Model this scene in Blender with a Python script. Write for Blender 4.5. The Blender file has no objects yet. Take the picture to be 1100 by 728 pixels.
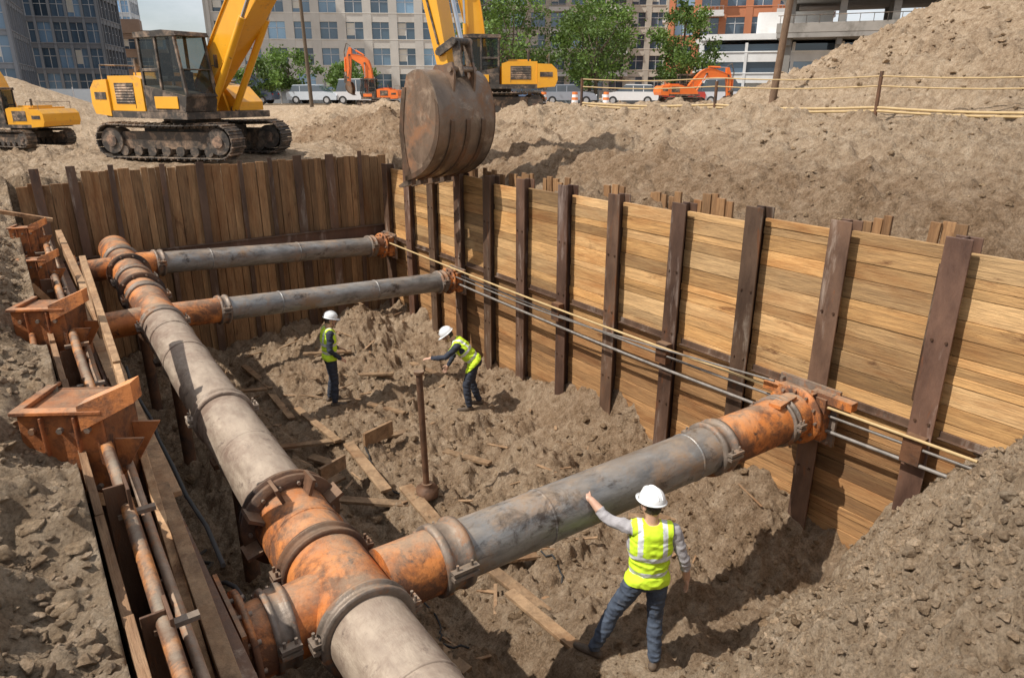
import bpy, bmesh, math, random
import numpy as np
from mathutils import Vector, Matrix, noise as mnoise
random.seed(7); rng=np.random.default_rng(11)
scene=bpy.context.scene
V=Vector
# ------------------------------------------------------------------ noise
TAB=rng.random((256,256)); TB2=rng.random((256,256)); TB3=rng.random((256,256))
def vn(x,y,seed=0):
    x=np.asarray(x,float)+seed*17.31; y=np.asarray(y,float)+seed*9.77
    xi=np.floor(x).astype(int); yi=np.floor(y).astype(int)
    u=x-xi; v=y-yi; u=u*u*u*(u*(u*6-15)+10); v=v*v*v*(v*(v*6-15)+10)
    a=TAB[xi&255,yi&255]; b=TAB[(xi+1)&255,yi&255]; c=TAB[xi&255,(yi+1)&255]; d=TAB[(xi+1)&255,(yi+1)&255]
    return (a*(1-u)+b*u)*(1-v)+(c*(1-u)+d*u)*v
def fbm(x,y,o=4,seed=0,g=.5):
    s=0;a=1;t=0
    for i in range(o):
        ca,sa=math.cos(.6*i),math.sin(.6*i)
        s=s+a*vn((x*ca-y*sa)*2.03**i,(x*sa+y*ca)*2.03**i,seed+i); t+=a; a*=g
    return s/t
def bil(x,y,o=4,seed=0,g=.55):
    s=0;a=1;t=0
    for i in range(o):
        ca,sa=math.cos(.7*i),math.sin(.7*i)
        s=s+a*np.abs(2*vn((x*ca-y*sa)*2.1**i,(x*sa+y*ca)*2.1**i,seed+i)-1); t+=a; a*=g
    return s/t
def clod(x,y,c,seed=0):
    """embedded lumps: union of random domes on a jittered lattice of cell size c"""
    x=x/c+seed*3.7; y=y/c+seed*5.1
    wx=x+.5*(vn(x*2.3,y*2.3,seed+200)-.5)+.2*(vn(x*6,y*6,seed+202)-.5); wy=y+.5*(vn(x*2.3,y*2.3,seed+201)-.5)+.2*(vn(x*6,y*6,seed+203)-.5)
    xi=np.floor(wx).astype(int); yi=np.floor(wy).astype(int); h=np.zeros_like(wx)
    for i in(-1,0,1):
        for j in(-1,0,1):
            a=(xi+i)&255;b=(yi+j)&255
            px=xi+i+TAB[a,b]; py=yi+j+TB2[a,b]; r=.12+.60*TB3[a,b]**1.6
            d2=((wx-px)**2+(wy-py)**2)/(r*r)
            h=np.maximum(h,r*(1-d2)*(d2<1))
    return h*c
def ss(t):
    t=np.clip(t,0,1); return t*t*(3-2*t)
FLAT=[(4.04,3.52,-5.08,.28),(3.74,3.9,-5.08,.28),(4.22,11.7,-5.5,.4),(6.19,10.07,-5.5,.4)]
def outer(x,y):
    wx=x+.25*(fbm(x*1.3,y*1.3,3,90)-.5); wy=y+.25*(fbm(x*1.3,y*1.3,3,93)-.5)
    rock=.42*(fbm(x*.55,y*.55,4,3)-.5)+.26*(bil(wx*1.5,wy*1.5,6,5,.6)-.35)+.07*(bil(wx*7,wy*7,3,9,.7)-.4)
    rock=rock+.35*clod(x,y,.7,1)+.40*clod(x,y,.26,2)+.4*clod(x,y,.13,3)
    s=ss((x-8.0)/5.2)
    z=-1.80+1.08*s+.16*ss((x-8.0)/1.3)*(1-s)
    z=z+ss((x-7.9)/1)*(1-ss((x-16)/6))*.75*(fbm(x*.9,y*.35,4,14)-.5)
    z=z+.17*ss((3-x)/3)*ss((y-14)/3)
    z=z-.30*ss((12-y)/9)*ss((1-x)/1.5)
    z=z-.42*ss((x+.8)/.8)*ss((1.5-x)/.6)*ss((16.6-y)/.5)
    z=z+.25*np.exp(-((x+1.7)**2/1.0+(y-5.5)**2/40))
    z=z-.42*np.exp(-(((x-.0)/.5)**2+((y-5.45)/.55)**2))-.42*np.exp(-(((x-.0)/.5)**2+((y-8.4)/.6)**2))
    flat=np.exp(-(((x-4.2)/3.2)**2+((y-19.4)/2.6)**2)**2)
    z=z*(1-flat)+flat*(-1.52)
    fl2=np.exp(-(((x-14.7)/3.)**2+((y-21.7)/3.)**2)**2)
    z=z*(1-fl2)+fl2*(-.82)
    z=z+.45*np.exp(-(((x-9.2)/2.2)**2+((y-19.5)/3.2)**2))
    r=np.sqrt((x-27.5)**2+(y-8.0)**2); r=r*(1+.18*(fbm(x*.2,y*.2,3,21)-.5))
    hill=5.5*np.clip(1-r/11.3,0,1)
    hill=hill+ .7*np.clip(hill,0,1)*(bil(x*.7,y*.7,5,31,.6)-.4)
    r2=np.sqrt(((x-1.0)/5.0)**2+((y-42)/6)**2); hill=hill+1.9*np.clip(1-r2,0,1)
    d=np.sqrt(x*x+y*y); far=ss((d-30)/16)
    z=z*(1-far)+far*(-1.25)
    return z+hill+rock*(1-far*.97)*(1-.85*flat)*(1-.8*fl2)
def floorz(x,y):
    wx=x+.3*(fbm(x*1.5,y*1.5,3,95)-.5); wy=y+.3*(fbm(x*1.5,y*1.5,3,97)-.5)
    f=-5.60+.36*ss((6.5-y)/3)*ss((6.6-x)/2)
    f=f+.34*(fbm(x*.8,y*.8,4,41)-.5)+.34*(bil(wx*1.7,wy*1.7,6,45,.6)-.33)+.09*(bil(wx*7,wy*7,3,49,.7)-.4)
    k=.4+.7*ss((fbm(x*.6,y*.6,2,77)-.36)/.25)
    f=f+k*(.30*clod(x,y,.8,4)+.46*clod(x,y,.34,5)+.6*clod(x,y,.16,6))
    f=f+.55*np.exp(-(((x-7.3)/.8)**2+((y-5.0)/.9)**2))
    f=f+.5*np.exp(-(((x-7.5)/.55)**2+((y-8.0)/1.3)**2))
    f=f+.3*np.exp(-(((x-5.7)/.7)**2+((y-7.2)/.8)**2))
    f=f+.35*np.exp(-(((x-2.0)/.5)**2+((y-9)/3)**2))
    f=f+.3*ss((x-7.0)/.7)+.25*ss((1.2-x)/.8)
    f=f-.25*np.exp(-((x-3.3)/.3)**2)
    f=f+.8*np.exp(-(((x-6.2)/1.0)**2+((y-14.6)/.9)**2))
    return f
def H(x,y):
    x=np.asarray(x,float); y=np.asarray(y,float)
    o=outer(x,y)
    f=floorz(x,y)
    for (a,b,c,r) in FLAT:
        k=np.exp(-(((x-a)**2+(y-b)**2)/(r*r))**2); f=f*(1-k)+k*c
    wx=x+.2*(fbm(x*2,y*2,3,90)-.5); wy=y+.2*(fbm(x*2,y*2,3,93)-.5)
    toe=3.25+.12*(x-4.1)-.33*np.clip(4.1-x,0,9)
    toe=toe+.5*(fbm(x*1.1,y*1.1,3,61)-.5)
    rk=.42*(bil(wx*1.5,wy*1.5,6,65,.6)-.35)+.08*(bil(wx*8,wy*8,3,66,.7)-.4)+.45*clod(x,y,.55,8)+.75*clod(x,y,.24,9)+.75*clod(x,y,.12,10)
    bank=-5.42+1.38*(toe-y)+rk
    cap=-2.02+.3*(fbm(x,y,3,70)-.5)+rk*.7
    bank=np.minimum(bank,cap)
    inn=np.maximum(f,bank)
    m=np.clip((x-.035)/.03,0,1)*np.clip((7.82-x)/.07,0,1)*np.clip((16.56-y)/.07,0,1)
    return o*(1-m)+inn*m
def H1(x,y): return float(H(np.array([float(x)]),np.array([float(y)]))[0])
# ------------------------------------------------------------------ mesh builder
class MB:
    def __init__(s): s.v=[];s.f=[];s.m=[];s.c=[];s.s=[];s.M=Matrix.Identity(4)
    def add(s,vs,fs,mat=0,col=(1,1,1),smooth=False):
        o=len(s.v); s.v+= [tuple(s.M@V(p)) for p in vs]
        for f in fs:
            s.f.append([i+o for i in f]); s.m.append(mat); s.c.append(col); s.s.append(smooth)
    def box(s,c,size,R=None,mat=0,col=(1,1,1)):
        R=R or Matrix.Identity(3); h=V(size)/2; c=V(c)
        vs=[c+R@V((i*h.x,j*h.y,k*h.z)) for i in(-1,1) for j in(-1,1) for k in(-1,1)]
        s.add(vs,[(0,1,3,2),(4,6,7,5),(0,4,5,1),(2,3,7,6),(0,2,6,4),(1,5,7,3)],mat,col)
    def beam(s,p0,p1,w,h,mat=0,col=(1,1,1),up=(0,0,1)):
        p0=V(p0);p1=V(p1);d=p1-p0;L=d.length;d.normalize();u=V(up)
        a=d.cross(u)
        if a.length<1e-3: a=d.cross(V((1,0,0)))
        a.normalize(); b=a.cross(d)
        R=Matrix((a,d,b)).transposed()
        s.box((p0+p1)/2,(w,L,h),R,mat,col)
    def cyl(s,p0,p1,r0,r1=None,n=20,mat=0,col=(1,1,1),cap=True):
        r1=r0 if r1 is None else r1
        p0=V(p0);p1=V(p1);d=(p1-p0).normalized();u=V((0,0,1)) if abs(d.z)<.9 else V((1,0,0))
        a=d.cross(u).normalized();b=d.cross(a)
        vs=[]
        for p,r in((p0,r0),(p1,r1)):
            for i in range(n):
                t=2*math.pi*i/n; vs.append(p+a*r*math.cos(t)+b*r*math.sin(t))
        s.add(vs,[(i,(i+1)%n,n+(i+1)%n,n+i) for i in range(n)],mat,col,True)
        if cap:
            s.add(vs[:n],[list(range(n))[::-1]],mat,col); s.add(vs[n:],[list(range(n))],mat,col)
    def lathe(s,p0,p1,prof,n=28,mat=0,col=(1,1,1),smooth=True):
        p0=V(p0);p1=V(p1);d=(p1-p0).normalized();u=V((0,0,1)) if abs(d.z)<.9 else V((1,0,0))
        a=d.cross(u).normalized();b=d.cross(a);vs=[]
        for (t,r) in prof:
            for i in range(n):
                q=2*math.pi*i/n; vs.append(p0+d*t+a*r*math.cos(q)+b*r*math.sin(q))
        fs=[(k*n+i,k*n+(i+1)%n,(k+1)*n+(i+1)%n,(k+1)*n+i) for k in range(len(prof)-1) for i in range(n)]
        s.add(vs,fs,mat,col,smooth)
        s.add(vs[:n],[list(range(n))[::-1]],mat,col); s.add(vs[-n:],[list(range(n))],mat,col)
    def tube(s,pts,r,n=10,mat=0,col=(1,1,1)):
        pts=[V(p) for p in pts];vs=[];N=len(pts)
        for k,p in enumerate(pts):
            d=(pts[min(k+1,N-1)]-pts[max(k-1,0)]).normalized()
            u=V((0,0,1)) if abs(d.z)<.9 else V((1,0,0))
            a=d.cross(u).normalized();b=d.cross(a)
            rr=r[k] if isinstance(r,(list,tuple)) else r
            for i in range(n):
                q=2*math.pi*i/n; vs.append(p+a*rr*math.cos(q)+b*rr*math.sin(q))
        fs=[(k*n+i,k*n+(i+1)%n,(k+1)*n+(i+1)%n,(k+1)*n+i) for k in range(N-1) for i in range(n)]
        s.add(vs,fs,mat,col,True); s.add(vs[:n],[list(range(n))[::-1]],mat,col); s.add(vs[-n:],[list(range(n))],mat,col)
    def prism(s,prof,y0,y1,mat=0,col=(1,1,1),smooth=False,O=(0,0,0),U=(1,0,0),W=(0,0,1),T=(0,1,0)):
        O=V(O);U=V(U);W=V(W);T=V(T);n=len(prof)
        vs=[O+U*a+W*b+T*y0 for a,b in prof]+[O+U*a+W*b+T*y1 for a,b in prof]
        s.add(vs,[list(range(n))[::-1],list(range(n,2*n))],mat,col)
        s.add(vs,[(i,(i+1)%n,n+(i+1)%n,n+i) for i in range(n)],mat,col,smooth)
    def ell(s,c,rad,R=None,mat=0,col=(1,1,1),n=14,m=9):
        R=R or Matrix.Identity(3);c=V(c);vs=[c+R@V((0,0,rad[2]))]
        for j in range(1,m):
            ph=math.pi*j/m
            for i in range(n):
                t=2*math.pi*i/n; vs.append(c+R@V((rad[0]*math.sin(ph)*math.cos(t),rad[1]*math.sin(ph)*math.sin(t),rad[2]*math.cos(ph))))
        vs.append(c+R@V((0,0,-rad[2])));L=len(vs)-1;fs=[]
        for i in range(n): fs.append((0,1+i,1+(i+1)%n)); fs.append((L,1+(m-2)*n+(i+1)%n,1+(m-2)*n+i))
        for j in range(m-2):
            for i in range(n): a=1+j*n+i;b=1+j*n+(i+1)%n; fs.append((a,a+n,b+n,b))
        s.add(vs,fs,mat,col,True)
    def build(s,name,mats,parent=None,bevel=0,fixn=True):
        me=bpy.data.meshes.new(name); me.from_pydata(s.v,[],s.f)
        for m in mats: me.materials.append(m)
        me.polygons.foreach_set('material_index',s.m); me.polygons.foreach_set('use_smooth',s.s)
        at=me.color_attributes.new('Col','FLOAT_COLOR','CORNER')
        lt=np.array([len(f) for f in s.f]); C=np.array([list(c)+[1] for c in s.c],dtype=np.float32)
        at.data.foreach_set('color',np.repeat(C,lt,axis=0).ravel())
        me.update()
        if fixn:
            bm=bmesh.new(); bm.from_mesh(me); bmesh.ops.recalc_face_normals(bm,faces=bm.faces[:]); bm.to_mesh(me); bm.free()
        ob=bpy.data.objects.new(name,me); scene.collection.objects.link(ob)
        if parent: ob.parent=parent
        if bevel:
            b=ob.modifiers.new('b','BEVEL'); b.width=bevel; b.segments=2; b.limit_method='ANGLE'; b.angle_limit=math.radians(40)
        return ob
def empty(name,loc=(0,0,0),rz=0,sc=1):
    e=bpy.data.objects.new(name,None); scene.collection.objects.link(e); e.location=loc; e.rotation_euler=(0,0,rz); e.scale=(sc,)*3; e.empty_display_size=.2
    return e
# ------------------------------------------------------------------ materials
def base(name):
    m=bpy.data.materials.new(name); m.use_nodes=True; nt=m.node_tree; return m,nt,nt.nodes['Principled BSDF']
def nd(nt,t,**k):
    n=nt.nodes.new(t)
    for a,b in k.items():
        if a.startswith('i_'): n.inputs[a[2:].replace('_',' ')].default_value=b
        else: setattr(n,a,b)
    return n
def ramp(nt,fac,stops):
    r=nt.nodes.new('ShaderNodeValToRGB'); cr=r.color_ramp
    while len(cr.elements)<len(stops): cr.elements.new(.5)
    for e,(p,c) in zip(cr.elements,stops):
        e.position=p; e.color=(c[0],c[1],c[2],1) if isinstance(c,(tuple,list)) else (c,c,c,1)
    nt.links.new(fac,r.inputs[0]); return r.outputs[0]
def mixc(nt,mode,f,a,b):
    m=nt.nodes.new('ShaderNodeMix'); m.data_type='RGBA'; m.blend_type=mode
    if isinstance(f,(int,float)): m.inputs[0].default_value=f
    else: nt.links.new(f,m.inputs[0])
    for s,i in((a,6),(b,7)):
        if isinstance(s,(tuple,list)): m.inputs[i].default_value=(s[0],s[1],s[2],1)
        else: nt.links.new(s,m.inputs[i])
    return m.outputs[2]
def tex(nt,scale,stretch=(1,1,1),detail=6,rough=.6,dist=0,vor=False):
    tc=nt.nodes.new('ShaderNodeTexCoord'); mp=nt.nodes.new('ShaderNodeMapping'); mp.inputs['Scale'].default_value=stretch
    nt.links.new(tc.outputs['Object'],mp.inputs[0])
    if vor: t=nd(nt,'ShaderNodeTexVoronoi',i_Scale=scale); o=t.outputs['Distance']
    else: t=nd(nt,'ShaderNodeTexNoise',i_Scale=scale,i_Detail=detail,i_Roughness=rough,i_Distortion=dist); o=t.outputs[0]
    nt.links.new(mp.outputs[0],t.inputs['Vector']); return o
def surf(name,c1,c2,scale=3,stretch=(1,1,1),patch=None,pscale=1.2,pth=(.5,.62),rough=(.5,.85),metal=0,bump=.3,bscale=30,dist=0,useCol=True,coat=0,pstretch=(1,1,1),dust=None,patch2=None,p2scale=6,p2th=(.58,.66),fine=None):
    m,nt,b=base(name); L=nt.links.new
    n1=tex(nt,scale,stretch,8,.65,dist)
    col=ramp(nt,n1,[(.3,c1),(.7,c2)])
    rf=ramp(nt,n1,[(.3,rough[0]),(.7,rough[1])])
    if fine:
        n5=tex(nt,fine[0],fine[1],6,.7,.4); fc=ramp(nt,n5,[(.36,fine[2]),(.56,1.)]); col=mixc(nt,'MULTIPLY',1.,col,fc)
    if patch:
        n2=tex(nt,pscale,pstretch,10,.72,.3); f=ramp(nt,n2,[(pth[0],0.),(pth[1],1.)])
        col=mixc(nt,'MIX',f,col,patch); rf=mixc(nt,'MIX',f,rf,(.85,.85,.85))
        mm=mixc(nt,'MIX',f,(metal,)*3,(0,0,0)); L(mm,b.inputs['Metallic'])
    else: b.inputs['Metallic'].default_value=metal
    if patch2:
        n2=tex(nt,p2scale,pstretch,10,.75,.5); f=ramp(nt,n2,[(p2th[0],0.),(p2th[1],1.)]); col=mixc(nt,'MIX',f,col,patch2)
    if dust:
        g=nt.nodes.new('ShaderNodeNewGeometry'); sp=nt.nodes.new('ShaderNodeSeparateXYZ'); L(g.outputs['Normal'],sp.inputs[0])
        n3=tex(nt,2.5,(1,1,1),8,.75); mu=nd(nt,'ShaderNodeMath',operation='MULTIPLY'); L(sp.outputs[2],mu.inputs[0]); L(n3,mu.inputs[1])
        f=ramp(nt,mu.outputs[0],[(.32,0.),(.62,dust[3])]); col=mixc(nt,'MIX',f,col,dust[:3])
    if useCol:
        at=nd(nt,'ShaderNodeAttribute',attribute_name='Col'); col=mixc(nt,'MULTIPLY',1.,col,at.outputs['Color'])
    L(col,b.inputs['Base Color']); L(rf,b.inputs['Roughness'])
    if coat: b.inputs['Coat Weight'].default_value=coat
    n4=tex(nt,bscale,stretch,6,.65); bp=nd(nt,'ShaderNodeBump',i_Strength=bump,i_Distance=.02); L(n4,bp.inputs['Height']); L(bp.outputs[0],b.inputs['Normal'])
    return m
DUST=(.38,.275,.18)
M_rust =surf('rusty_steel',(.09,.048,.028),(.21,.105,.055),6,patch=(.05,.035,.028),rough=(.5,.85),metal=.3,bump=.35,dust=DUST+(.5,))
M_pile =surf('pile_steel',(.06,.036,.026),(.17,.10,.062),3,(1,1,.35),patch=(.27,.215,.17),pscale=2,pth=(.55,.68),pstretch=(2,2,.4),rough=(.4,.7),metal=.25,bump=.35,patch2=(.17,.07,.03),p2scale=3)
M_orust=surf('orange_primer_steel',(.42,.12,.024),(.66,.24,.06),4,patch=(.15,.062,.028),pscale=2.4,pth=(.44,.56),rough=(.45,.75),bump=.35,dust=DUST+(.7,),patch2=(.05,.03,.022),p2scale=5,p2th=(.55,.65))
M_brk  =surf('rusted_bracket_steel',(.30,.10,.032),(.50,.18,.05),4,patch=(.13,.058,.03),pscale=3,pth=(.46,.60),rough=(.55,.85),bump=.4,dust=DUST+(.6,),patch2=(.06,.035,.025),p2scale=6,p2th=(.57,.67))
M_gray =surf('galvanised_pipe_steel',(.14,.137,.132),(.36,.35,.33),2.5,(1,3,3),patch=(.27,.175,.105),pscale=1.8,pth=(.50,.64),rough=(.3,.55),metal=.45,bump=.25,bscale=14,dust=DUST+(.65,),patch2=(.06,.045,.036),p2scale=4,p2th=(.53,.65),pstretch=(.7,1,1))
M_brownp=surf('muddy_pipe_steel',(.23,.17,.125),(.45,.36,.27),3.0,(3,1,3),patch=(.18,.12,.085),pscale=1.5,pth=(.46,.61),rough=(.4,.7),metal=.12,bump=.3,bscale=14,dust=(.46,.36,.27,.5),patch2=(.09,.06,.045),p2scale=5,p2th=(.56,.67))
M_cast =surf('coupling_steel',(.13,.105,.083),(.30,.235,.185),8,patch=(.29,.125,.05),pscale=5,pth=(.5,.62),rough=(.4,.7),metal=.35,bump=.3,dust=DUST+(.5,))
def wood(name,stretch,bs,ps=(1,1,1),fs=(1,1,1)):
    return surf(name,(.62,.55,.48),(1.15,1.10,1.04),1.6,stretch,patch=(.52,.33,.18),pscale=1.3,pth=(.48,.76),rough=(.65,.85),bump=.6,bscale=bs,dist=.8,pstretch=ps,patch2=(.24,.14,.075),p2scale=1.9,p2th=(.58,.70),fine=(6,fs,.66))
M_woodY=wood('timber_along_wall',(9,.7,16),8,(1,.5,2.2),(3,.5,9))
M_woodZ=wood('timber_upright',(9,9,.8),8,(2,2,.5),(8,8,.5))
M_woodG=wood('timber_loose',(4,4,4),6)
M_yel=surf('yellow_paint',(.76,.34,.012),(.84,.41,.02),1.5,patch=(.34,.20,.09),pscale=1.8,pth=(.58,.72),rough=(.3,.5),bump=.06,coat=.3,dust=DUST+(.6,),patch2=(.12,.08,.05),p2scale=6,p2th=(.64,.68))
M_ora=surf('orange_paint',(.76,.15,.02),(.84,.2,.03),1.5,patch=(.3,.15,.07),pscale=1.8,pth=(.62,.74),rough=(.35,.55),bump=.06,coat=.3)
M_dark=surf('dark_machine_steel',(.03,.027,.025),(.09,.075,.06),5,patch=(.28,.20,.14),pscale=3,pth=(.48,.64),rough=(.45,.8),metal=.2,bump=.3,dust=DUST+(.8,))
M_buck=surf('worn_bucket_steel',(.11,.080,.058),(.27,.20,.145),1.8,(1,1,.5),patch=(.23,.12,.06),pscale=1.6,pth=(.48,.62),rough=(.28,.5),metal=.35,bump=.35,bscale=12,dist=.6,patch2=(.40,.32,.24),p2scale=2.2,p2th=(.54,.72))
M_chrome=surf('piston_chrome',(.5,.5,.5),(.6,.6,.6),4,rough=(.15,.25),metal=1,bump=.02)
M_rub=surf('black_rubber',(.015,.015,.015),(.04,.036,.032),6,rough=(.7,.9),bump=.2)
M_rope=surf('tan_cable',(.40,.27,.12),(.55,.40,.20),6,rough=(.5,.8),bump=.3)
M_wire=surf('steel_wire_rope',(.13,.115,.10),(.26,.23,.20),9,rough=(.45,.7),metal=.3,bump=.3)
M_conc=surf('concrete',(.30,.29,.27),(.40,.385,.36),.8,patch=(.22,.21,.19),pscale=.3,rough=(.8,.95),bump=.1)
M_fac=surf('facade',(.88,.88,.88),(1.08,1.08,1.08),.5,(1,1,.3),rough=(.75,.9),bump=.05,patch=(.75,.73,.70),pscale=.3,pth=(.5,.8))
M_paint=surf('car_paint',(.95,.95,.95),(1,1,1),3,rough=(.2,.3),bump=0,coat=.6)
M_asph=surf('asphalt',(.045,.045,.046),(.075,.072,.07),2,patch=(.16,.13,.10),pscale=.25,pth=(.5,.7),rough=(.85,.95),bump=.1)
def glass(name,c,r=.06):
    m,nt,b=base(name); L=nt.links.new
    at=nd(nt,'ShaderNodeAttribute',attribute_name='Col'); col=mixc(nt,'MULTIPLY',1.,c,at.outputs['Color']); L(col,b.inputs['Base Color'])
    b.inputs['Roughness'].default_value=r; b.inputs['Specular IOR Level'].default_value=.9; b.inputs['Metallic'].default_value=.25
    return m
M_win=glass('window_glass',(.10,.13,.16))
def clearglass():
    m,nt,b=base('cab_glass'); L=nt.links.new
    b.inputs['Base Color'].default_value=(.02,.03,.035,1); b.inputs['Roughness'].default_value=.04
    tr=nt.nodes.new('ShaderNodeBsdfTransparent'); tr.inputs[0].default_value=(.75,.82,.82,1)
    mx=nt.nodes.new('ShaderNodeMixShader'); mx.inputs[0].default_value=.4
    L(tr.outputs[0],mx.inputs[1]); L(b.outputs[0],mx.inputs[2]); L(mx.outputs[0],nt.nodes['Material Output'].inputs[0]); return m
M_cab=clearglass()
def groundmat(name,attr=True):
    m,nt,b=base(name); L=nt.links.new
    nA=tex(nt,1.1,(1,1,1),10,.75,.6); nB=tex(nt,6,(1,1,1),12,.8,.3)
    dry=ramp(nt,nB,[(.30,(.22,.145,.085)),(.45,(.43,.31,.20)),(.60,(.58,.445,.31)),(.75,(.70,.575,.43))])
    wet=ramp(nt,nB,[(.30,(.095,.054,.028)),(.45,(.245,.155,.088)),(.60,(.375,.255,.158)),(.75,(.50,.37,.25))])
    if attr: at=nd(nt,'ShaderNodeAttribute',attribute_name='Moist'); src=at.outputs['Fac']
    else: src=None
    ad=nd(nt,'ShaderNodeMath',operation='ADD'); L(nA,ad.inputs[0]); ad.inputs[1].default_value=0
    if src: L(src,ad.inputs[1])
    f=ramp(nt,ad.outputs[0],[(.50,0.),(.90,1.)]) if attr else ramp(nt,nA,[(.45,0.),(.7,.5)])
    col=mixc(nt,'MIX',f,dry,wet)
    n6=tex(nt,38,(1,1,1),6,.8); sp=ramp(nt,n6,[(.34,.55),(.5,1.),(.68,1.22)]); col=mixc(nt,'MULTIPLY',1.,col,sp)
    if not attr:
        a2=nd(nt,'ShaderNodeAttribute',attribute_name='Col'); col=mixc(nt,'MULTIPLY',1.,col,a2.outputs['Color'])
    L(col,b.inputs['Base Color']); b.inputs['Roughness'].default_value=.95; b.inputs['Specular IOR Level'].default_value=.12
    h1=tex(nt,7,(1,1,1),14,.8); h2=tex(nt,30,vor=True); h3=tex(nt,42,(1,1,1),8,.8)
    mu=nd(nt,'ShaderNodeMath',operation='MULTIPLY_ADD'); L(h2,mu.inputs[0]); mu.inputs[1].default_value=.15; L(h1,mu.inputs[2])
    mu2=nd(nt,'ShaderNodeMath',operation='MULTIPLY_ADD'); L(h3,mu2.inputs[0]); mu2.inputs[1].default_value=.35; L(mu.outputs[0],mu2.inputs[2])
    bp=nd(nt,'ShaderNodeBump',i_Strength=1.0,i_Distance=.11); L(mu2.outputs[0],bp.inputs['Height']); L(bp.outputs[0],b.inputs['Normal'])
    return m
M_gnd=groundmat('soil'); M_rock=groundmat('stone_and_clods',False)
# ------------------------------------------------------------------ ground sheet
def axis(segs,lo,hi):
    a=[]
    for s,e,d in segs: a+=list(np.arange(s,e-1e-6,d))
    a.append(segs[-1][1])
    d=segs[-1][2]; x=a[-1]
    while x<hi: d*=1.25; x+=d; a.append(x)
    d=segs[0][2]; x=a[0]; pre=[]
    while x>lo: d*=1.25; x-=d; pre.append(x)
    return np.array(pre[::-1]+a)
xs=axis([(-8,-1.5,.12),(-1.5,9.5,.026),(9.5,16,.055),(16,38,.12)],-900,900)
ys=axis([(-4,-.5,.1),(-.5,8,.026),(8,17.5,.042),(17.5,26,.08),(26,50,.3)],-900,900)
X,Y=np.meshgrid(xs,ys,indexing='xy'); Z=H(X,Y)
nx,ny=len(xs),len(ys)
me=bpy.data.meshes.new('ground')
co=np.stack([X,Y,Z],-1).reshape(-1,3).astype(np.float32)
idx=np.arange(nx*ny).reshape(ny,nx)
F=np.stack([idx[:-1,:-1],idx[:-1,1:],idx[1:,1:],idx[1:,:-1]],-1).reshape(-1,4)
me.vertices.add(len(co)); me.vertices.foreach_set('co',co.ravel())
me.loops.add(F.size); me.loops.foreach_set('vertex_index',F.ravel().astype(np.int32))
me.polygons.add(len(F)); me.polygons.foreach_set('loop_start',np.arange(0,F.size,4,dtype=np.int32))
me.polygons.foreach_set('use_smooth',np.ones(len(F),bool)); me.update(); me.validate()
inside=((X>0)&(X<7.8)&(Y<16.55)&(Z<-4.5)).astype(float)
near=((X>0)&(X<7.8)&(Y<3.8)&(Z>-5.1)).astype(float)
moist=.02+.22*inside*(1-near)-.10*near+.24*((X>7.8)&(X<11.5)&(Y<25))*np.clip(1-(X-9.8)/1.7,0,1)+.03*((X<.1)&(Y<30))+.08*((Y>16.5)&(X<8)&(Y<30))+.06*((X>8)&(Y<30)&(inside<.5))
at=me.attributes.new('Moist','FLOAT','POINT'); at.data.foreach_set('value',moist.ravel().astype(np.float32))
me.materials.append(M_gnd)
g=bpy.data.objects.new('ground',me); scene.collection.objects.link(g)
# ------------------------------------------------------------------ stones/clods
def ico(sub):
    bm=bmesh.new(); bmesh.ops.create_icosphere(bm,subdivisions=sub,radius=1); v=np.array([x.co[:] for x in bm.verts]); f=np.array([[q.index for q in p.verts] for p in bm.faces]); bm.free(); return v,f
iv2,if2=ico(3); iv1,if1=ico(1)
def rockvar(v,k,ncut):
    r=np.random.default_rng(100+k); v=v.copy()
    for j in range(ncut):
        n=r.normal(0,1,3); n/=np.linalg.norm(n); d=r.uniform(.42,.8); t=np.maximum(0,v@n-d); v-=t[:,None]*n
    o=[]
    for p in v:
        q=V(p); o.append(q*(1+.22*mnoise.noise(q*1.6+V((k*7.1,0,0)))+.10*mnoise.noise(q*4.5+V((0,k*3.3,0)))))
    return np.array([list(p) for p in o])
V2=[rockvar(iv2,k,9) for k in range(8)]; V1=[rockvar(iv1,k,6) for k in range(8)]
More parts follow.
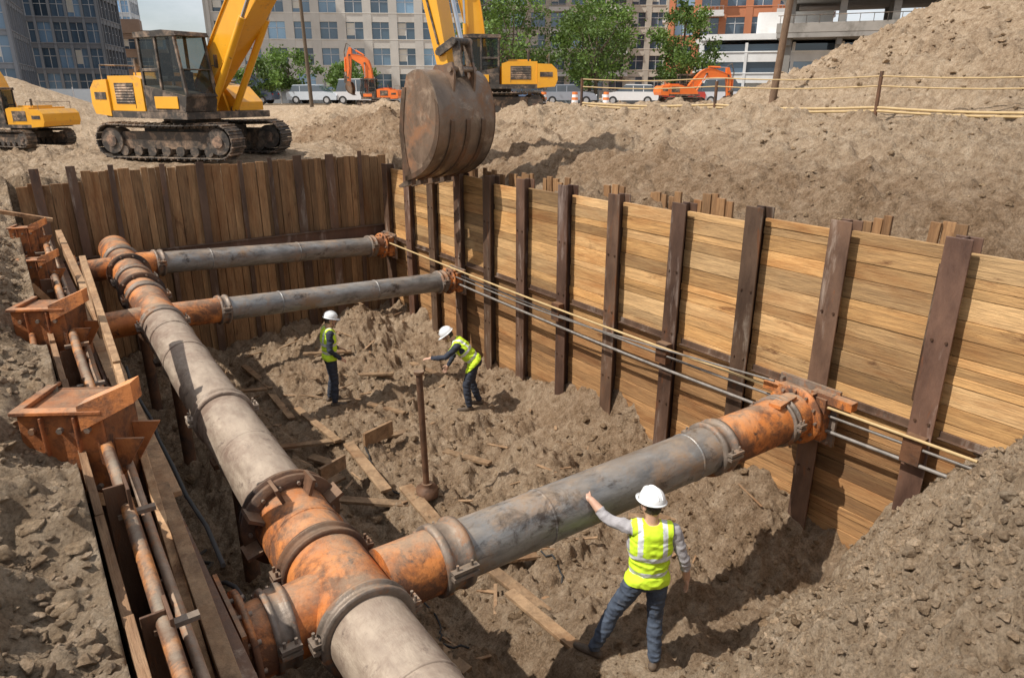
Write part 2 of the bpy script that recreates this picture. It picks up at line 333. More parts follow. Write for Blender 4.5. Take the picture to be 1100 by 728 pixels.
def scatter(name,regs):
    av=[];af=[];ac=[];off=0
    for (x0,x1,y0,y1,n,smin,smax,cond,colr) in regs:
        px=rng.uniform(x0,x1,n); py=rng.uniform(y0,y1,n)
        clus=fbm(px*.9,py*.9,3,120)+rng.uniform(-.2,.2,n)
        pz=H(px,py); sz=smin*(smax/smin)**(rng.random(n)**2.8)
        gx=np.abs(H(px+.06,py)-pz); gy=np.abs(H(px,py+.06)-pz)
        for i in range(n):
            if clus[i]<.42 or gx[i]>.3 or gy[i]>.3 or (cond and not cond(px[i],py[i],pz[i])): continue
            big=sz[i]>.03
            k=rng.integers(8); v=(V2 if big else V1)[k]; f=if2 if big else if1
            sc=sz[i]*rng.uniform(.65,1.3,3)
            a,b_=rng.uniform(0,6.28,2); ca,sa=math.cos(a),math.sin(a); cb,sb=math.cos(b_),math.sin(b_)
            R=np.array([[ca,-sa,0],[sa,ca,0],[0,0,1]])@np.array([[1,0,0],[0,cb,-sb],[0,sb,cb]])
            w=(v*sc)@R.T; w[:,2]*=.75
            w+=np.array([px[i],py[i],pz[i]+sz[i]*rng.uniform(-.2,.3)])
            av.append(w);af.append(f+off);off+=len(v)
            t=rng.uniform(.7,1.2); c=np.array(colr)*t; ac.append(np.repeat(np.array([[c[0],c[1],c[2],1]]),len(v),0))
    av=np.concatenate(av).astype(np.float32);af=np.concatenate(af).astype(np.int32);ac=np.concatenate(ac).astype(np.float32)
    me=bpy.data.meshes.new(name); me.vertices.add(len(av)); me.vertices.foreach_set('co',av.ravel())
    me.loops.add(af.size); me.loops.foreach_set('vertex_index',af.ravel()); me.polygons.add(len(af)); me.polygons.foreach_set('loop_start',np.arange(0,af.size,3,dtype=np.int32))
    me.update(); a=me.color_attributes.new('Col','FLOAT_COLOR','POINT'); a.data.foreach_set('color',ac.ravel())
    me.materials.append(M_rock); o=bpy.data.objects.new(name,me); scene.collection.objects.link(o)
nf=lambda x,y,z: z>-5.0 and y<4.2
scatter('loose_stones_and_clods',[
 (2.2,7.7,.4,3.6,22000,.007,.045,nf,(1.12,1.10,1.08)),
 (2.6,7.7,.4,3.4,900,.03,.09,nf,(1.12,1.11,1.10)),
 (-1.4,.03,1.2,12,12000,.006,.05,None,(1.05,1.02,1.0)),
 (-1.2,.0,1.4,9,420,.03,.09,None,(1.05,1.03,1.0)),
 (.2,7.6,2.6,16.3,13000,.008,.06,lambda x,y,z:z<-4.6,(.8,.74,.67)),
 (.7,7.6,3.6,16.3,300,.04,.10,lambda x,y,z:z<-4.6,(.75,.69,.62)),
 (7.9,16,0,26,11000,.010,.06,None,(.9,.86,.8)),
 (-1,9,16.7,26,2500,.010,.05,lambda x,y,z:((x-4.2)/3)**2+((y-19.2)/2)**2>1,(.85,.8,.75)),
 (15,32,2,22,7000,.02,.10,None,(.85,.81,.76)),
])
# ------------------------------------------------------------------ right retaining wall
PY=[-.7,.5,1.75,2.98,4.2,5.32,6.55,7.8,9.0,10.2,11.3,12.4,13.5,14.6,15.7]
def ztop(y): return -1.42-.022*(y-3)
W=empty('timber_lagging_retaining_wall')
mb=MB()
for y in PY:
    zt=ztop(y)+random.uniform(.03,.12); zb=-6.0; zc=(zt+zb)/2;h=zt-zb; c=random.uniform(.8,1.4); c=(c,c*random.uniform(.9,1),c*.93)
    tl=random.uniform(-.012,.012)
    R=Matrix.Rotation(tl,3,'X')
    mb.box((7.405,y,zc),(.022,.25,h),R,0,c); mb.box((7.51,y,zc-.002),(.188,.018,h-.006),R,0,c); mb.box((7.618,y,zc),(.02,.25,h-.02),R,0,c)
    for zz in(-2.4,-3.3,-4.4):
        for sy in(-.07,.07): mb.cyl((7.394,y+sy,zz),(7.378,y+sy,zz),.016,n=6,mat=0,col=(.7,.6,.5))
mb.build('soldier_piles',[M_pile],W,.004)
mb=MB()
for i in range(len(PY)-1):
    y0,y1=PY[i]+.05,PY[i+1]-.05
    z=ztop((y0+y1)/2)-random.uniform(.0,.1)
    bt=random.uniform(.88,1.1)
    while z>-5.9:
        h=random.choice([.10,.14,.19,.19,.24]); lo=z<-3.45
        t=random.uniform(.68,1.2)*bt; hue=random.uniform(-.05,.05)
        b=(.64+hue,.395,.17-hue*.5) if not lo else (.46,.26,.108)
        if random.random()<.15: t*=.6
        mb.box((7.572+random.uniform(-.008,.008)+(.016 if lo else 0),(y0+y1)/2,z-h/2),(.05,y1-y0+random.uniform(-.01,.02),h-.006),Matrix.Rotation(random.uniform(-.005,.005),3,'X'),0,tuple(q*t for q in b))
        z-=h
mb.build('lagging_boards',[M_woodY],W,.004)
mb=MB()
for i in range(len(PY)-1):
    y0,y1=PY[i]+.14,PY[i+1]-.14
    mb.box((7.535,(y0+y1)/2,-3.42),(.03,y1-y0,.07),None,0); mb.box((7.515,(y0+y1)/2,-3.458),(.07,y1-y0,.012),None,0)
    if random.random()<.4:
        mb.box((7.536,y0+random.uniform(0.02,.06),-2.4),(.02,.03,random.uniform(1.2,1.6)),None,0,(.8,.7,.6))
mb.build('lagging_angle_iron',[M_pile],W,.003)
mb=MB(); y=-.5
while y<13:
    if fbm(np.array([y*.9]),np.array([3.]),2,80)[0]>.43:
        n=random.randint(3,6)
        for k in range(n):
            zt=ztop(y)+random.uniform(.02,.14); w=random.uniform(.09,.15); c=random.uniform(.6,1.05); h=1.0
            mb.box((7.93+random.uniform(-.02,.03),y,zt-h/2),(.04,w,h),Matrix.Rotation(random.uniform(-.04,.04),3,'X')@Matrix.Rotation(random.uniform(-.04,.04),3,'Y'),0,(.40*c,.23*c,.105*c)); y+=w+.012
    y+=random.uniform(.2,.6)
mb.build('timber_stub_row',[M_woodZ],W,.003)
# ------------------------------------------------------------------ back wall
W2=empty('back_retaining_wall'); mb=MB(); x=.15
while x<7.6:
    w=random.uniform(.13,.22); zt=-1.52+random.uniform(-.03,.025)-(.2 if x<1.2 else 0); c=random.uniform(.6,1.2)
    b=(.38,.225,.108)
    mb.box((x+w/2,16.38+random.uniform(-.015,.015),(zt-5.9)/2),(w-.008,.05,zt+5.9),Matrix.Rotation(random.uniform(-.006,.006),3,'Y'),0,tuple(q*c for q in b)); x+=w
mb.build('sheeting_boards',[M_woodZ],W2,.003)
mb=MB()
for k,x in enumerate([.5,1.1,1.75,2.65,3.4,4.25,4.9,5.55,6.3,7.0]):
    c=random.uniform(.8,1.6); zt=-1.43+random.uniform(-.05,.04); w=random.choice([.1,.16,.2]); R=Matrix.Rotation(random.uniform(-.03,.03),3,'Y')
    mb.box((x,16.27,(zt-5.8)/2),(w,.02,zt+5.8),R,0,(c,c,c)); mb.box((x,16.32,(zt-5.8)/2-.01),(.016,.09,zt+5.75),R,0,(c,c,c))
mb.box((4.0,16.19,-3.3),(7.1,.05,.22),None,0,(1.1,1,1)); mb.box((4.0,16.20,-3.18),(7.1,.14,.02),None,0); mb.box((4.0,16.20,-3.42),(7.1,.14,.02),None,0)
mb.build('sheeting_piles',[M_pile],W2,.004)
# ------------------------------------------------------------------ left wall
W3=empty('left_retaining_wall'); mb=MB()
y=1.0
while y<16.2:
    y1=y+1.2; z=-2.40-random.uniform(0,.12)
    while z>-5.9:
        h=.2; c=random.uniform(.5,1.0); mb.box((.09+random.uniform(-.01,.01),(y+y1)/2,z-h/2),(.05,1.18,h-.008),None,0,(.40*c,.25*c,.14*c)); z-=h
    y=y1
mb.build('lagging_boards',[M_woodY],W3,.003)
mb=MB()
y=1.0
while y<16.3:
    zt=-2.4+random.uniform(-.15,.25); c=random.uniform(.8,1.4); zc=(zt-5.9)/2;h=zt+5.9
    mb.box((.26,y,zc),(.02,.22,h),None,0,(c,c*.9,c*.8)); mb.box((.19,y,zc-.004),(.12,.016,h-.01),None,0,(c,c*.9,c*.8)); y+=1.2
for x,z in((.50,-3.28),(.50,-3.78)):
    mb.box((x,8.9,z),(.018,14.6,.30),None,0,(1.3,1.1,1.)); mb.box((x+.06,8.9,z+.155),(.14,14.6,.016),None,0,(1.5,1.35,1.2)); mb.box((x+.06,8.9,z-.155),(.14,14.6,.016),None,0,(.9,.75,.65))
y=2.2
while y<16: 
    mb.box((.40,y,-3.53),(.18,.02,.8),None,0,(1,.9,.8)); mb.box((.585,y,-3.53),(.14,.02,.27),None,0,(1,.9,.8)); y+=1.2
mb.build('soldier_piles_and_walers',[M_pile],W3,.004)
mb=MB()
for (p0,p1,w,h,c) in [((.40,3.2,-3.38),(.56,7.6,-2.62),.06,.22,1.3),((.56,7.5,-2.6),(.60,9.9,-2.0),.07,.20,1.0),((.62,9.4,-2.75),(.58,13.9,-2.3),.09,.18,1.0),
    ((.46,2.6,-3.02),(.56,5.6,-2.98),.10,.08,.8),((.60,5.6,-3.08),(.62,8.6,-3.08),.18,.05,1.0),((.62,8.6,-3.08),(.64,12.0,-3.06),.2,.05,1.1),
    ((-.1,5.3,-2.65),(.52,5.9,-3.3),.09,.09,1.),((.0,10.4,-2.3),(.52,10.8,-3.2),.09,.09,.9),((-.3,14.3,-1.85),(.55,14.3,-2.1),.12,.06,1.1)]:
    mb.beam(p0,p1,w,h,0,(.44*c,.285*c,.16*c))
mb.build('timber_bracing',[M_woodG],W3,.006)
mb=MB()
def wob(p0,p1,n,a):
    p0=V(p0);p1=V(p1); return [p0.lerp(p1,i/n)+V((random.uniform(-a,a),0,random.uniform(-a,a))) for i in range(n+1)]
mb.tube(wob((.20,1.0,-2.62),(.36,14.8,-2.28),12,.012),.042,12,0,(.9,1.05,1.2))
mb.tube(wob((.33,1.0,-2.85),(.45,14.8,-2.5),12,.012),.030,12,1,(1.4,1.3,1.2))
mb.tube(wob((-.1,6.5,-2.5),(.0,14.5,-2.2),9,.02),.03,10,0,(.6,.6,.6))
mb.tube(wob((.75,4.6,-3.2),(.8,9.5,-3.3),8,.04),.018,8,2)
mb.tube(wob((.75,4.4,-3.4),(1.0,7.5,-4.9),8,.06),.018,8,2)
for y in np.arange(2.2,15,1.2): mb.box((.29,y,-2.66+.02*y),(.22,.05,.03),None,1)
mb.build('service_pipes',[M_orust,M_cast,M_rub],W3)
def bracket(loc,s,rz):
    e=empty('steel_anchor_bracket',loc,rz,s); mb=MB()
    mb.box((0,0,0),(.60,.03,.74),None,0,(.95,.9,.85)); mb.box((.29,.26,0),(.03,.5,.74),None,0,(.6,.6,.6)); mb.box((-.29,.26,0),(.03,.5,.74),None,0,(.7,.6,.5))
    mb.box((0,.26,-.36),(.60,.5,.03),None,0,(.6,.5,.45)); mb.box((0,.5,0),(.60,.03,.72),None,0,(.7,.6,.5)); mb.box((0,.26,.34),(.56,.46,.03),None,0,(.8,.75,.7))
    mb.box((0,-.01,.385),(.66,.09,.03),None,0,(1.3,1.2,1.1)); mb.box((.3,.26,.385),(.09,.60,.032),None,0,(1.2,1.1,1)); mb.box((-.3,.26,.386),(.07,.58,.03),None,0)
    for x in(-.12,.12): mb.box((x,-.03,0),(.02,.05,.70),None,0,(.9,.8,.8))
    for z in(-.24,.24):
        for x in(-.2,0,.2): mb.cyl((x,-.014,z),(x,-.05,z),.024,n=6,mat=1)
    mb.prism([(.0,.0),(.42,.22),(.42,.38),(0,.20)],-.05,.09,0,(1.5,1.5,1.5),O=(.16,0,.24))
    mb.prism([(0,0),(.22,0),(0,-.35)],-.012,.012,0,O=(.31,.1,.1)); mb.prism([(0,0),(.22,0),(0,-.35)],-.012,.012,0,O=(.31,.4,.1))
    mb.build('bracket_plates',[M_brk,M_cast],e,.006); return e
bracket((.0,5.70,-2.58),.98,math.radians(-32)); bracket((.02,8.55,-2.48),.86,math.radians(-30)); bracket((.08,11.2,-2.38),.6,math.radians(-24)); bracket((.08,13.2,-2.25),.6,math.radians(-20))
# ------------------------------------------------------------------ pipes
def ring(mb,p,d,r,w,mat=2,bolts=10,lug=True):
    p=V(p);d=V(d).normalized(); q=p-d*w/2
    mb.lathe(q,q+d*w,[(0,r),(0,r+.035),(w*.22,r+.04),(w*.26,r+.018),(w*.74,r+.018),(w*.78,r+.04),(w,r+.035),(w,r)],32,mat)
    if lug:
        for sgn in(-1,1):
            s=d.cross(V((0,0,1))).normalized()*sgn
            c=p+s*(r+.05)+V((0,0,.02))
            R=Matrix((d,s,V((0,0,1)))).transposed()
            mb.box(c,(w*.9,.07,.03),R,mat); mb.box(c+V((0,0,.05)),(w*.9,.07,.03),R,mat)
            for k in(-.25,.25): mb.cyl(c+d*w*k+V((0,0,-.04)),c+d*w*k+V((0,0,.11)),.012,n=8,mat=mat)
def flange(mb,p,d,r,R,w=.035,mat=2,bolts=14):
    p=V(p);d=V(d).normalized(); mb.lathe(p-d*w/2,p+d*w,[(0,r),(0,R),(w,R),(w,r)],36,mat)
    u=d.cross(V((0,0,1))).normalized();v=d.cross(u)
    for i in range(bolts):
        t=6.283*i/bolts; c=p+(u*math.cos(t)+v*math.sin(t))*(R+r)/2
        mb.cyl(c-d*(w/2+.03),c+d*(w/2+.03),.018,n=6,mat=2)
def hoops(mb,p,d,r,mat):
    p=V(p);d=V(d).normalized(); mb.lathe(p-d*.015,p+d*.015,[(0,r),(.006,r+.008),(.024,r+.008),(.03,r)],36,mat)
PM=[M_gray,M_orust,M_cast,M_brownp,M_rust]
def mz(y): return -3.62+.52*max(0,(y-4)/11.)**1.4
mb=MB()
def mp(y): return V((1.5+.004*(y-4),y,mz(y)))
def seg(y0,y1,r,mat,n=6):
    mb.tube([mp(y0+(y1-y0)*i/n) for i in range(n+1)],r,40,mat)
seg(.8,3.9,.30,3); seg(3.9,5.6,.325,1); seg(5.6,7.8,.30,3); seg(7.8,11.2,.292,3); seg(11.2,16.0,.285,1)
D=lambda y:(mp(y+.05)-mp(y-.05))
ring(mb,mp(3.9),D(3.9),.325,.12,2); ring(mb,mp(4.74),D(4.7),.328,.14,4); hoops(mb,mp(3.1),D(3.1),.30,3); hoops(mb,mp(5.1),D(5.1),.325,1)
flange(mb,mp(5.5),D(5.5),.3,.44,.04,4,14); flange(mb,mp(5.62),D(5.5),.3,.42,.03,4,0)
for t in(-.3,0.5,1.2,1.9,2.6,3.4):
    u=V((math.cos(t),0,math.sin(t))); mb.box(mp(5.4)+u*.40,(.14,.22,.03),Matrix.Rotation(-t,3,'Y'),4)
ring(mb,mp(7.8),D(7.8),.30,.16,3)
for y in(6.75,9.6,10.5): hoops(mb,mp(y),D(y),.298,3)
for y in(11.15,12.5,13.6,15.0): ring(mb,mp(y),D(y),.285,.16,2)
flange(mb,mp(12.9),D(12.9),.28,.37,.03,4,10); flange(mb,mp(14.2),D(14.2),.28,.37,.03,4,10)
mb.cyl((1.35,4.3,-3.62),(.72,4.28,-3.66),.27,.27,32,1); ring(mb,(.98,4.3,-3.64),(1,0,0),.27,.16,2); flange(mb,(.76,4.3,-3.66),(1,0,0),.27,.38,.04,1,10)
mb.box((.69,4.3,-3.66),(.03,.75,.75),None,1)
mb.cyl((1.5,4.3,-3.9),(1.5,4.3,-5.5),.09,.09,16,4)
for y in (7.4,10.6,13.4): mb.cyl((1.5,y,mz(y)-.25),(1.5,y,-5.7),.09,.09,14,4); mb.box((1.5,y,mz(y)-.32),(.5,.2,.06),None,4)
for y in (11.6,14.7): mb.cyl((1.4,y,mz(y)),(.70,y,mz(y)-.02),.2,.2,24,1); flange(mb,(.76,y,mz(y)),(1,0,0),.2,.3,.04,1,8)
mb.build('main_steel_pipe',PM)
def strut(p0,p1,r,orL,orR,big):
    mb=MB(); p0=V(p0);p1=V(p1);d=(p1-p0).normalized();L=(p1-p0).length
    P=lambda t:p0+d*t
    mb.cyl(P(0),P(orL),r*1.06,None,40,1); mb.cyl(P(orL),P(L-orR),r,None,40,0); mb.cyl(P(L-orR),P(L-.2),r*1.06,None,40,1)
    for t in np.arange(orL+1.0,L-orR-.3,1.9): hoops(mb,P(t),d,r,0)
    ring(mb,P(orL+.02),d,r*1.06,.26 if big else .16,2); ring(mb,P(L-orR),d,r*1.04,.22 if big else .16,2)
    if big: ring(mb,P(L-.62),d,r*1.06,.12,2)
    flange(mb,P(L-.30),d,r,r*1.42,.04,1,12)
    for a in range(4):
        t=a*math.pi/2+.5; u=V((0,math.cos(t),math.sin(t))); mb.box(P(L-.22)+u*r*1.15,(.2,.03,r*.5),Matrix.Rotation(t-math.pi/2,3,'X'),1)
    mb.box(P(L-.13),(.14,r*2.5,r*2.1),None,1); mb.box(P(L-.035),(.045,r*3.1,r*2.8),None,2)
    for sy in(-1,1):
        for sz in(-1,1): mb.cyl(P(L-.06)+V((0,sy*r*1.35,sz*r*1.2)),P(L-.12)+V((0,sy*r*1.35,sz*r*1.2)),.022,n=6,mat=2)
    return mb
m=strut((1.8,4.3,-3.62),(7.39,4.25,-3.62),.25,.55,1.75,True)
m.box((6.75,4.20,-3.345),(.4,.14,.04),Matrix.Rotation(.15,3,'Z'),1); m.box((7.28,3.9,-3.36),(.12,.5,.10),None,1); m.box((7.28,4.65,-3.45),(.12,.28,.10),None,1)
m.build('steel_strut_pipe',PM)
strut((1.75,11.65,-3.34),(7.39,12.35,-3.76),.19,.75,.5,False).build('steel_strut_pipe.001',PM)
strut((1.75,14.7,-3.12),(7.39,15.5,-3.56),.21,.35,.6,False).build('steel_strut_pipe.002',PM)
mb=MB()
def sag(p0,p1,n,s,w=.0):
    p0=V(p0);p1=V(p1);o=[]
    for i in range(n+1):
        t=i/n; o.append(p0.lerp(p1,t)+V((0,0,-s*4*t*(1-t)))+V((w*math.sin(9*t),0,w*math.cos(7*t))))
    return o
mb.tube(sag((7.2,15.6,-3.45),(7.24,2.35,-3.44),20,.05,.006),.018,8,0)
mb.tube(sag((7.3,12.5,-3.62),(7.3,2.4,-3.56),20,.04,.006),.018,8,1)
mb.tube(sag((7.22,12.4,-3.78),(7.30,2.3,-3.74),20,.05,.006),.022,8,1,(1.2,1.2,1.2))
mb.tube(sag((7.15,12.4,-3.62),(7.15,4.6,-3.34),14,.10,.01),.014,8,1)
for y in(6.55,9.0,2.98): mb.box((7.33,y,-3.6),(.12,.2,.3),None,2,(1,.9,.8))
mb.build('wall_tie_rods',[M_rope,M_wire,M_rust])
mb=MB(); mb.cyl((4.1,7.9,-5.6),(4.07,7.92,-3.60),.045,.045,16,0); mb.cyl((4.07,7.92,-3.62),(4.07,7.92,-3.58),.07,.07,16,0); mb.lathe((4.1,7.9,-5.5),(4.1,7.9,-5.2),[(0,.16),(.12,.16),(.14,.08),(.2,.08)],20,0)
mb.build('standpipe_post',[M_rust,M_orust])
mb=MB()
def plank(x,y,L,ang,w=.16,c=1.,tilt=0,dz=.05):
    z=max(H1(x,y),.5*(H1(x-math.sin(ang)*L*.4,y+math.cos(ang)*L*.4)+H1(x+math.sin(ang)*L*.4,y-math.cos(ang)*L*.4)))+dz
    R=Matrix.Rotation(ang,3,'Z')@Matrix.Rotation(tilt,3,'X'); mb.box((x,y,z),(w,L,.045),R,0,(.46*c,.31*c,.18*c))
for (x,y,L,a,w,c) in [(3.55,14.3,1.8,.03,.12,.9),(3.5,12.6,1.5,-.05,.13,1.1),(3.62,11.0,1.7,.06,.12,1.0),(3.45,9.9,.9,.5,.16,.8),(3.7,9.1,1.6,-.06,.17,1.0),(3.85,7.3,1.9,-.08,.2,.9),(3.95,5.7,1.5,.05,.15,.8),(3.75,4.35,1.9,.04,.13,1.0),
   (4.3,9.9,.9,1.3,.12,.7),(3.0,9.2,.8,1.9,.2,.7),(2.9,13.5,1.2,1.2,.1,.9),(3.3,8.3,1.3,.9,.14,.7),(3.2,10.4,1.2,1.3,.12,.8),(2.6,11.8,1.1,.6,.1,.9),(4.9,13.7,1.0,1.1,.1,.8),(4.35,5.9,.8,1.2,.14,.8),(2.6,6.4,1.,.4,.12,.8),
   (5.2,8.6,.9,.4,.12,.8),(6.6,6.6,1.1,.2,.1,.9),(5.1,6.6,.8,1.7,.12,.7),(6.5,12.2,1.3,.1,.12,.8),(5.3,12.4,.9,1.0,.1,.8),(6.2,5.4,.8,.8,.12,.8),(2.4,7.5,.9,-.3,.14,.7),(2.7,5.2,1.0,.2,.12,.8),(4.9,10.9,.8,.5,.1,.8)]:
    plank(x,y,L,a,w,c*.8,random.uniform(-.05,.05),.02)
mb.box((3.1,8.9,-5.2),(.5,.05,.22),Matrix.Rotation(.4,3,'Z'),0,(.3,.2,.12)); mb.box((4.15,9.6,-5.25),(.6,.05,.25),Matrix.Rotation(.3,3,'Z'),0,(.35,.23,.13))
for k in range(110):
    x=random.uniform(1.8,7.2);y=random.uniform(4.5,15.8)
    z=H1(x,y)+.02
    mb.box((x,y,z),(random.uniform(.02,.05),random.uniform(.12,.5),.02),Matrix.Rotation(random.uniform(0,3),3,'Z')@Matrix.Rotation(random.uniform(-.2,.2),3,'X'),0,(.36,.24,.14))
mb.build('scrap_timber',[M_woodG],None,.004)
mb=MB()
for (x,y) in((2.4,6.2),(3.9,8.3),(2.3,8.5),(5.6,6.1)):
    a=random.uniform(0,6);pts=[]
    px,py=x,y
    for k in range(26):
        a+=random.uniform(-.6,.6); px+=.08*math.cos(a);py+=.08*math.sin(a); pts.append((px,py,H1(px,py)+.03))
    mb.tube(pts,.012,6,0)
mb.build('loose_cables',[M_rub])
# ------------------------------------------------------------------ excavator
def excavator(loc,heading,slew,paint,sc=1,side=-1,boom=None,bucketw=1.3,brot=0):
    e=empty('excavator',loc,heading,sc)
    mb=MB()
    for sy in(-1,1):
        yc=sy*1.15; L=1.5; r=.40; zc=.44
        per=2*2*L+2*math.pi*r; n=46
        for i in range(n):
            s=per*i/n
            if s<2*L: p=(-L+s,zc-r);t=0
            elif s<2*L+math.pi*r: a=(s-2*L)/r; p=(L+r*math.sin(a),zc-r*math.cos(a));t=a
            elif s<4*L+math.pi*r: q=s-2*L-math.pi*r; p=(L-q,zc+r-.03*math.sin(math.pi*q/(2*L)));t=math.pi
            else: a=(s-4*L-math.pi*r)/r; p=(-L-r*math.sin(a),zc+r*math.cos(a));t=math.pi+a
            R=Matrix.Rotation(-t,3,'Y'); c=V((p[0],yc,p[1]))
            mb.box(c,(per/n*.93,.56,.035),R,0); mb.box(c+R@V((0,0,-.03)),(.03,.56,.05),R,0,(1.4,1.3,1.2)); mb.box(c+R@V((0,0,.045)),(per/n*.8,.16,.06),R,0)
        mb.prism([(-1.45,.25),(1.45,.25),(1.5,.5),(1.2,.66),(-1.2,.66),(-1.5,.5)],yc-.13,yc+.13,0,(1.2,1.1,1))
        for x in np.linspace(-1.2,1.2,7): mb.cyl((x,yc-.2,.20),(x,yc+.2,.20),.12,n=14,mat=0)
        for x in(-L,L):
            mb.cyl((x,yc-.22,zc),(x,yc+.22,zc),.31,n=20,mat=0); mb.cyl((x,yc-.25,zc),(x,yc+.25,zc),.14,n=14,mat=0,col=(1.5,1.3,1.2))
    mb.box((0,0,.6),(1.7,1.9,.3),None,0); mb.cyl((0,0,.7),(0,0,.98),.62,n=28,mat=0)
    mb.build('crawler_tracks',[M_dark],e,.008)
    S=Matrix.Rotation(slew,4,'Z')
    mb=MB(); mb.M=S; s=side
    mb.box((-.25,0,1.05),(3.3,2.5,.16),None,1)
    mb.prism([(-2.35,1.05),(-1.65,1.0),(-1.65,1.9),(-2.2,1.88),(-2.42,1.68),(-2.45,1.3)],-1.27,1.27,0)
    mb.prism([(-1.645,1.14),(-.25,1.14),(-.25,1.9),(-.5,1.98),(-1.645,1.98)],-1.22,1.22,0)
    mb.box((-.95,0,2.02),(.9,1.3,.09),None,0,(.9,.9,.9)); mb.cyl((-1.3,.6*s,2.0),(-1.3,.6*s,2.4),.06,n=12,mat=1)
    for sy in(-1,1):
        mb.box((-1.0,sy*1.225,1.56),(.8,.012,.5),None,1)
        for k in range(7): mb.box((-1.0,sy*1.236,1.36+k*.065),(.78,.014,.02),None,1,(3,3,3))
        mb.box((-2.0,sy*1.275,1.5),(.5,.012,.18),None,1)
        mb.box((-.6,sy*1.225,1.5),(.01,.012,.6),None,1)
    ys=-s
    mb.prism([(-.245,1.14),(1.2,1.14),(1.2,1.35),(.75,1.72),(-.245,1.85)],ys*.42,ys*1.22,0)
    mb.box((.1,ys*.8,1.88),(.5,.6,.04),Matrix.Rotation(.15,3,'Y'),1)
    mb.tube([(-.2,ys*1.18,1.8),(-.2,ys*1.18,2.3),(.7,ys*1.18,2.2),(.7,ys*1.18,1.65)],.018,8,1,(2,2,2))
    mb.tube([(-2.1,-1.1,1.85),(-2.1,-1.1,2.25),(-2.1,1.1,2.25),(-2.1,1.1,1.85)],.018,8,1,(2,2,2))
    for yy in(-.34,.34): mb.prism([(0.1,1.1),(.95,1.1),(.75,1.65),(.45,1.75)],yy-.03,yy+.03,0)
    mb.build('upper_body',[paint,M_dark],e,.02)
    mb=MB(); mb.M=S
    y0,y1=sorted((s*.38,s*1.24)); yc=(y0+y1)/2
    mb.prism([(-.15,1.14),(1.37,1.14),(1.47,1.5),(-.15,1.75)],y0,y1,1,(.9,.9,.9))
    gp=[(-.12,1.6),(1.44,1.5),(1.25,2.82),(-.12,2.82)]
    mb.prism(gp,y0+.03,y1-.03,2)
    for yy in(y0+.03,y1-.03):
        for a,b_ in(((1.47,1.5),(1.27,2.85)),((-.13,1.5),(-.13,2.85)),((.55,1.4),(.55,2.85)),((-.13,2.1),(.55,2.1))):
            mb.beam((a[0],yy,a[1]),(b_[0],yy,b_[1]),.06,.07,1)
    mb.beam((1.47,y0,1.52),(1.47,y1,1.52),.06,.07,1); mb.beam((1.4,y0,2.1),(1.4,y1,2.1),.03,.03,1)
    mb.prism([(-.22,2.83),(1.42,2.83),(1.36,2.93),(.9,2.97),(-.22,2.95)],y0-.02,y1+.02,1,(.9,.9,.9) )
    mb.box((.35,yc,1.9),(.45,.45,.12),None,1); mb.box((.15,yc,2.2),(.12,.42,.6),None,1); mb.box((1.0,yc,1.85),(.08,.3,.4),None,1)
    mb.box((.7,y1+.015 if s>0 else y0-.015,1.35),(.9,.02,.28),None,0)
    mb.box((1.45,s*.25,2.3),(.04,.16,.3),None,1); mb.beam((1.3,s*.38,2.2),(1.45,s*.27,2.2),.02,.02,1)
    mb.build('operator_cab',[paint,M_dark,M_cab],e,.012)
    F0,A,T,Q,k=boom
    F0=V((F0[0],0,F0[1]));A=V((A[0],0,A[1]));T=V((T[0],0,T[1]));Q=V((Q[0],0,Q[1]))
    mb=MB(); mb.M=S
    ctr=[];N=14
    for i in range(N+1):
        t=i/N
        p=F0.lerp(A,t*2) if t<.5 else A.lerp(T,(t-.5)*2)
        ctr.append(p)
    for _i in range(2): ctr=[ctr[0]]+[(ctr[j-1]+ctr[j]*2+ctr[j+1])/4 for j in range(1,N)]+[ctr[-1]]
    up=[];dn=[]
    for j,p in enumerate(ctr):
        d=(ctr[min(j+1,N)]-ctr[max(j-1,0)]).normalized(); n_=V((-d.z,0,d.x)); t=j/N
        w=.16+.26*math.sin(math.pi*min(1,t*1.05))**.8 
        up.append(p+n_*w);dn.append(p-n_*w)
    prof=[(q.x,q.z) for q in up]+[(q.x,q.z) for q in dn[::-1]]
    mb.prism(prof,-.24,.24,0)
    for E in(up,dn):
        for j in range(N): mb.beam(E[j],E[j+1],.56,.03,0,(.95,.95,.95))
    mb.cyl(F0+V((0,-.4,0)),F0+V((0,.4,0)),.1,n=16,mat=1); mb.cyl(T+V((0,-.32,0)),T+V((0,.32,0)),.1,n=16,mat=1)
    base_=V((1.15,0,1.15)); top=ctr[7]+V((0,0,-.05))
    for yy in(-.35,.35):
        a=base_+V((0,yy,0)); b_=top+V((0,yy,0)); mid=a.lerp(b_,.6)
        mb.cyl(a,mid,.085,n=16,mat=0); mb.cyl(mid,b_,.045,n=12,mat=2); mb.cyl(a+V((0,-.06,0)),a+V((0,.06,0)),.1,n=12,mat=1); mb.cyl(b_+V((0,-.08,0)),b_+V((0,.08,0)),.1,n=12,mat=1)
    d=(Q-T).normalized(); tail=T-d*.75; n_=V((-d.z,0,d.x))
    if n_.x<0: n_=-n_
    sp=[tail+n_*.12,T+n_*.30-d*.1,T+n_*.34+d*.3,Q+n_*.13,Q-n_*.13,T-n_*.16+d*.2,T-n_*.2,tail-n_*.1]
    mb.prism([(q.x,q.z) for q in sp],-.21,.21,0)
    a=ctr[8]+V((0,0,.55)); mb.cyl(a,a.lerp(tail,.6),.09,n=14,mat=0); mb.cyl(a.lerp(tail,.6),tail,.05,n=12,mat=2)
    mb.prism([(a.x-.15,a.z-.35),(a.x+.15,a.z-.35),(a.x+.05,a.z+.08),(a.x-.05,a.z+.08)],-.12,.12,0)
    L=(Q-T).length
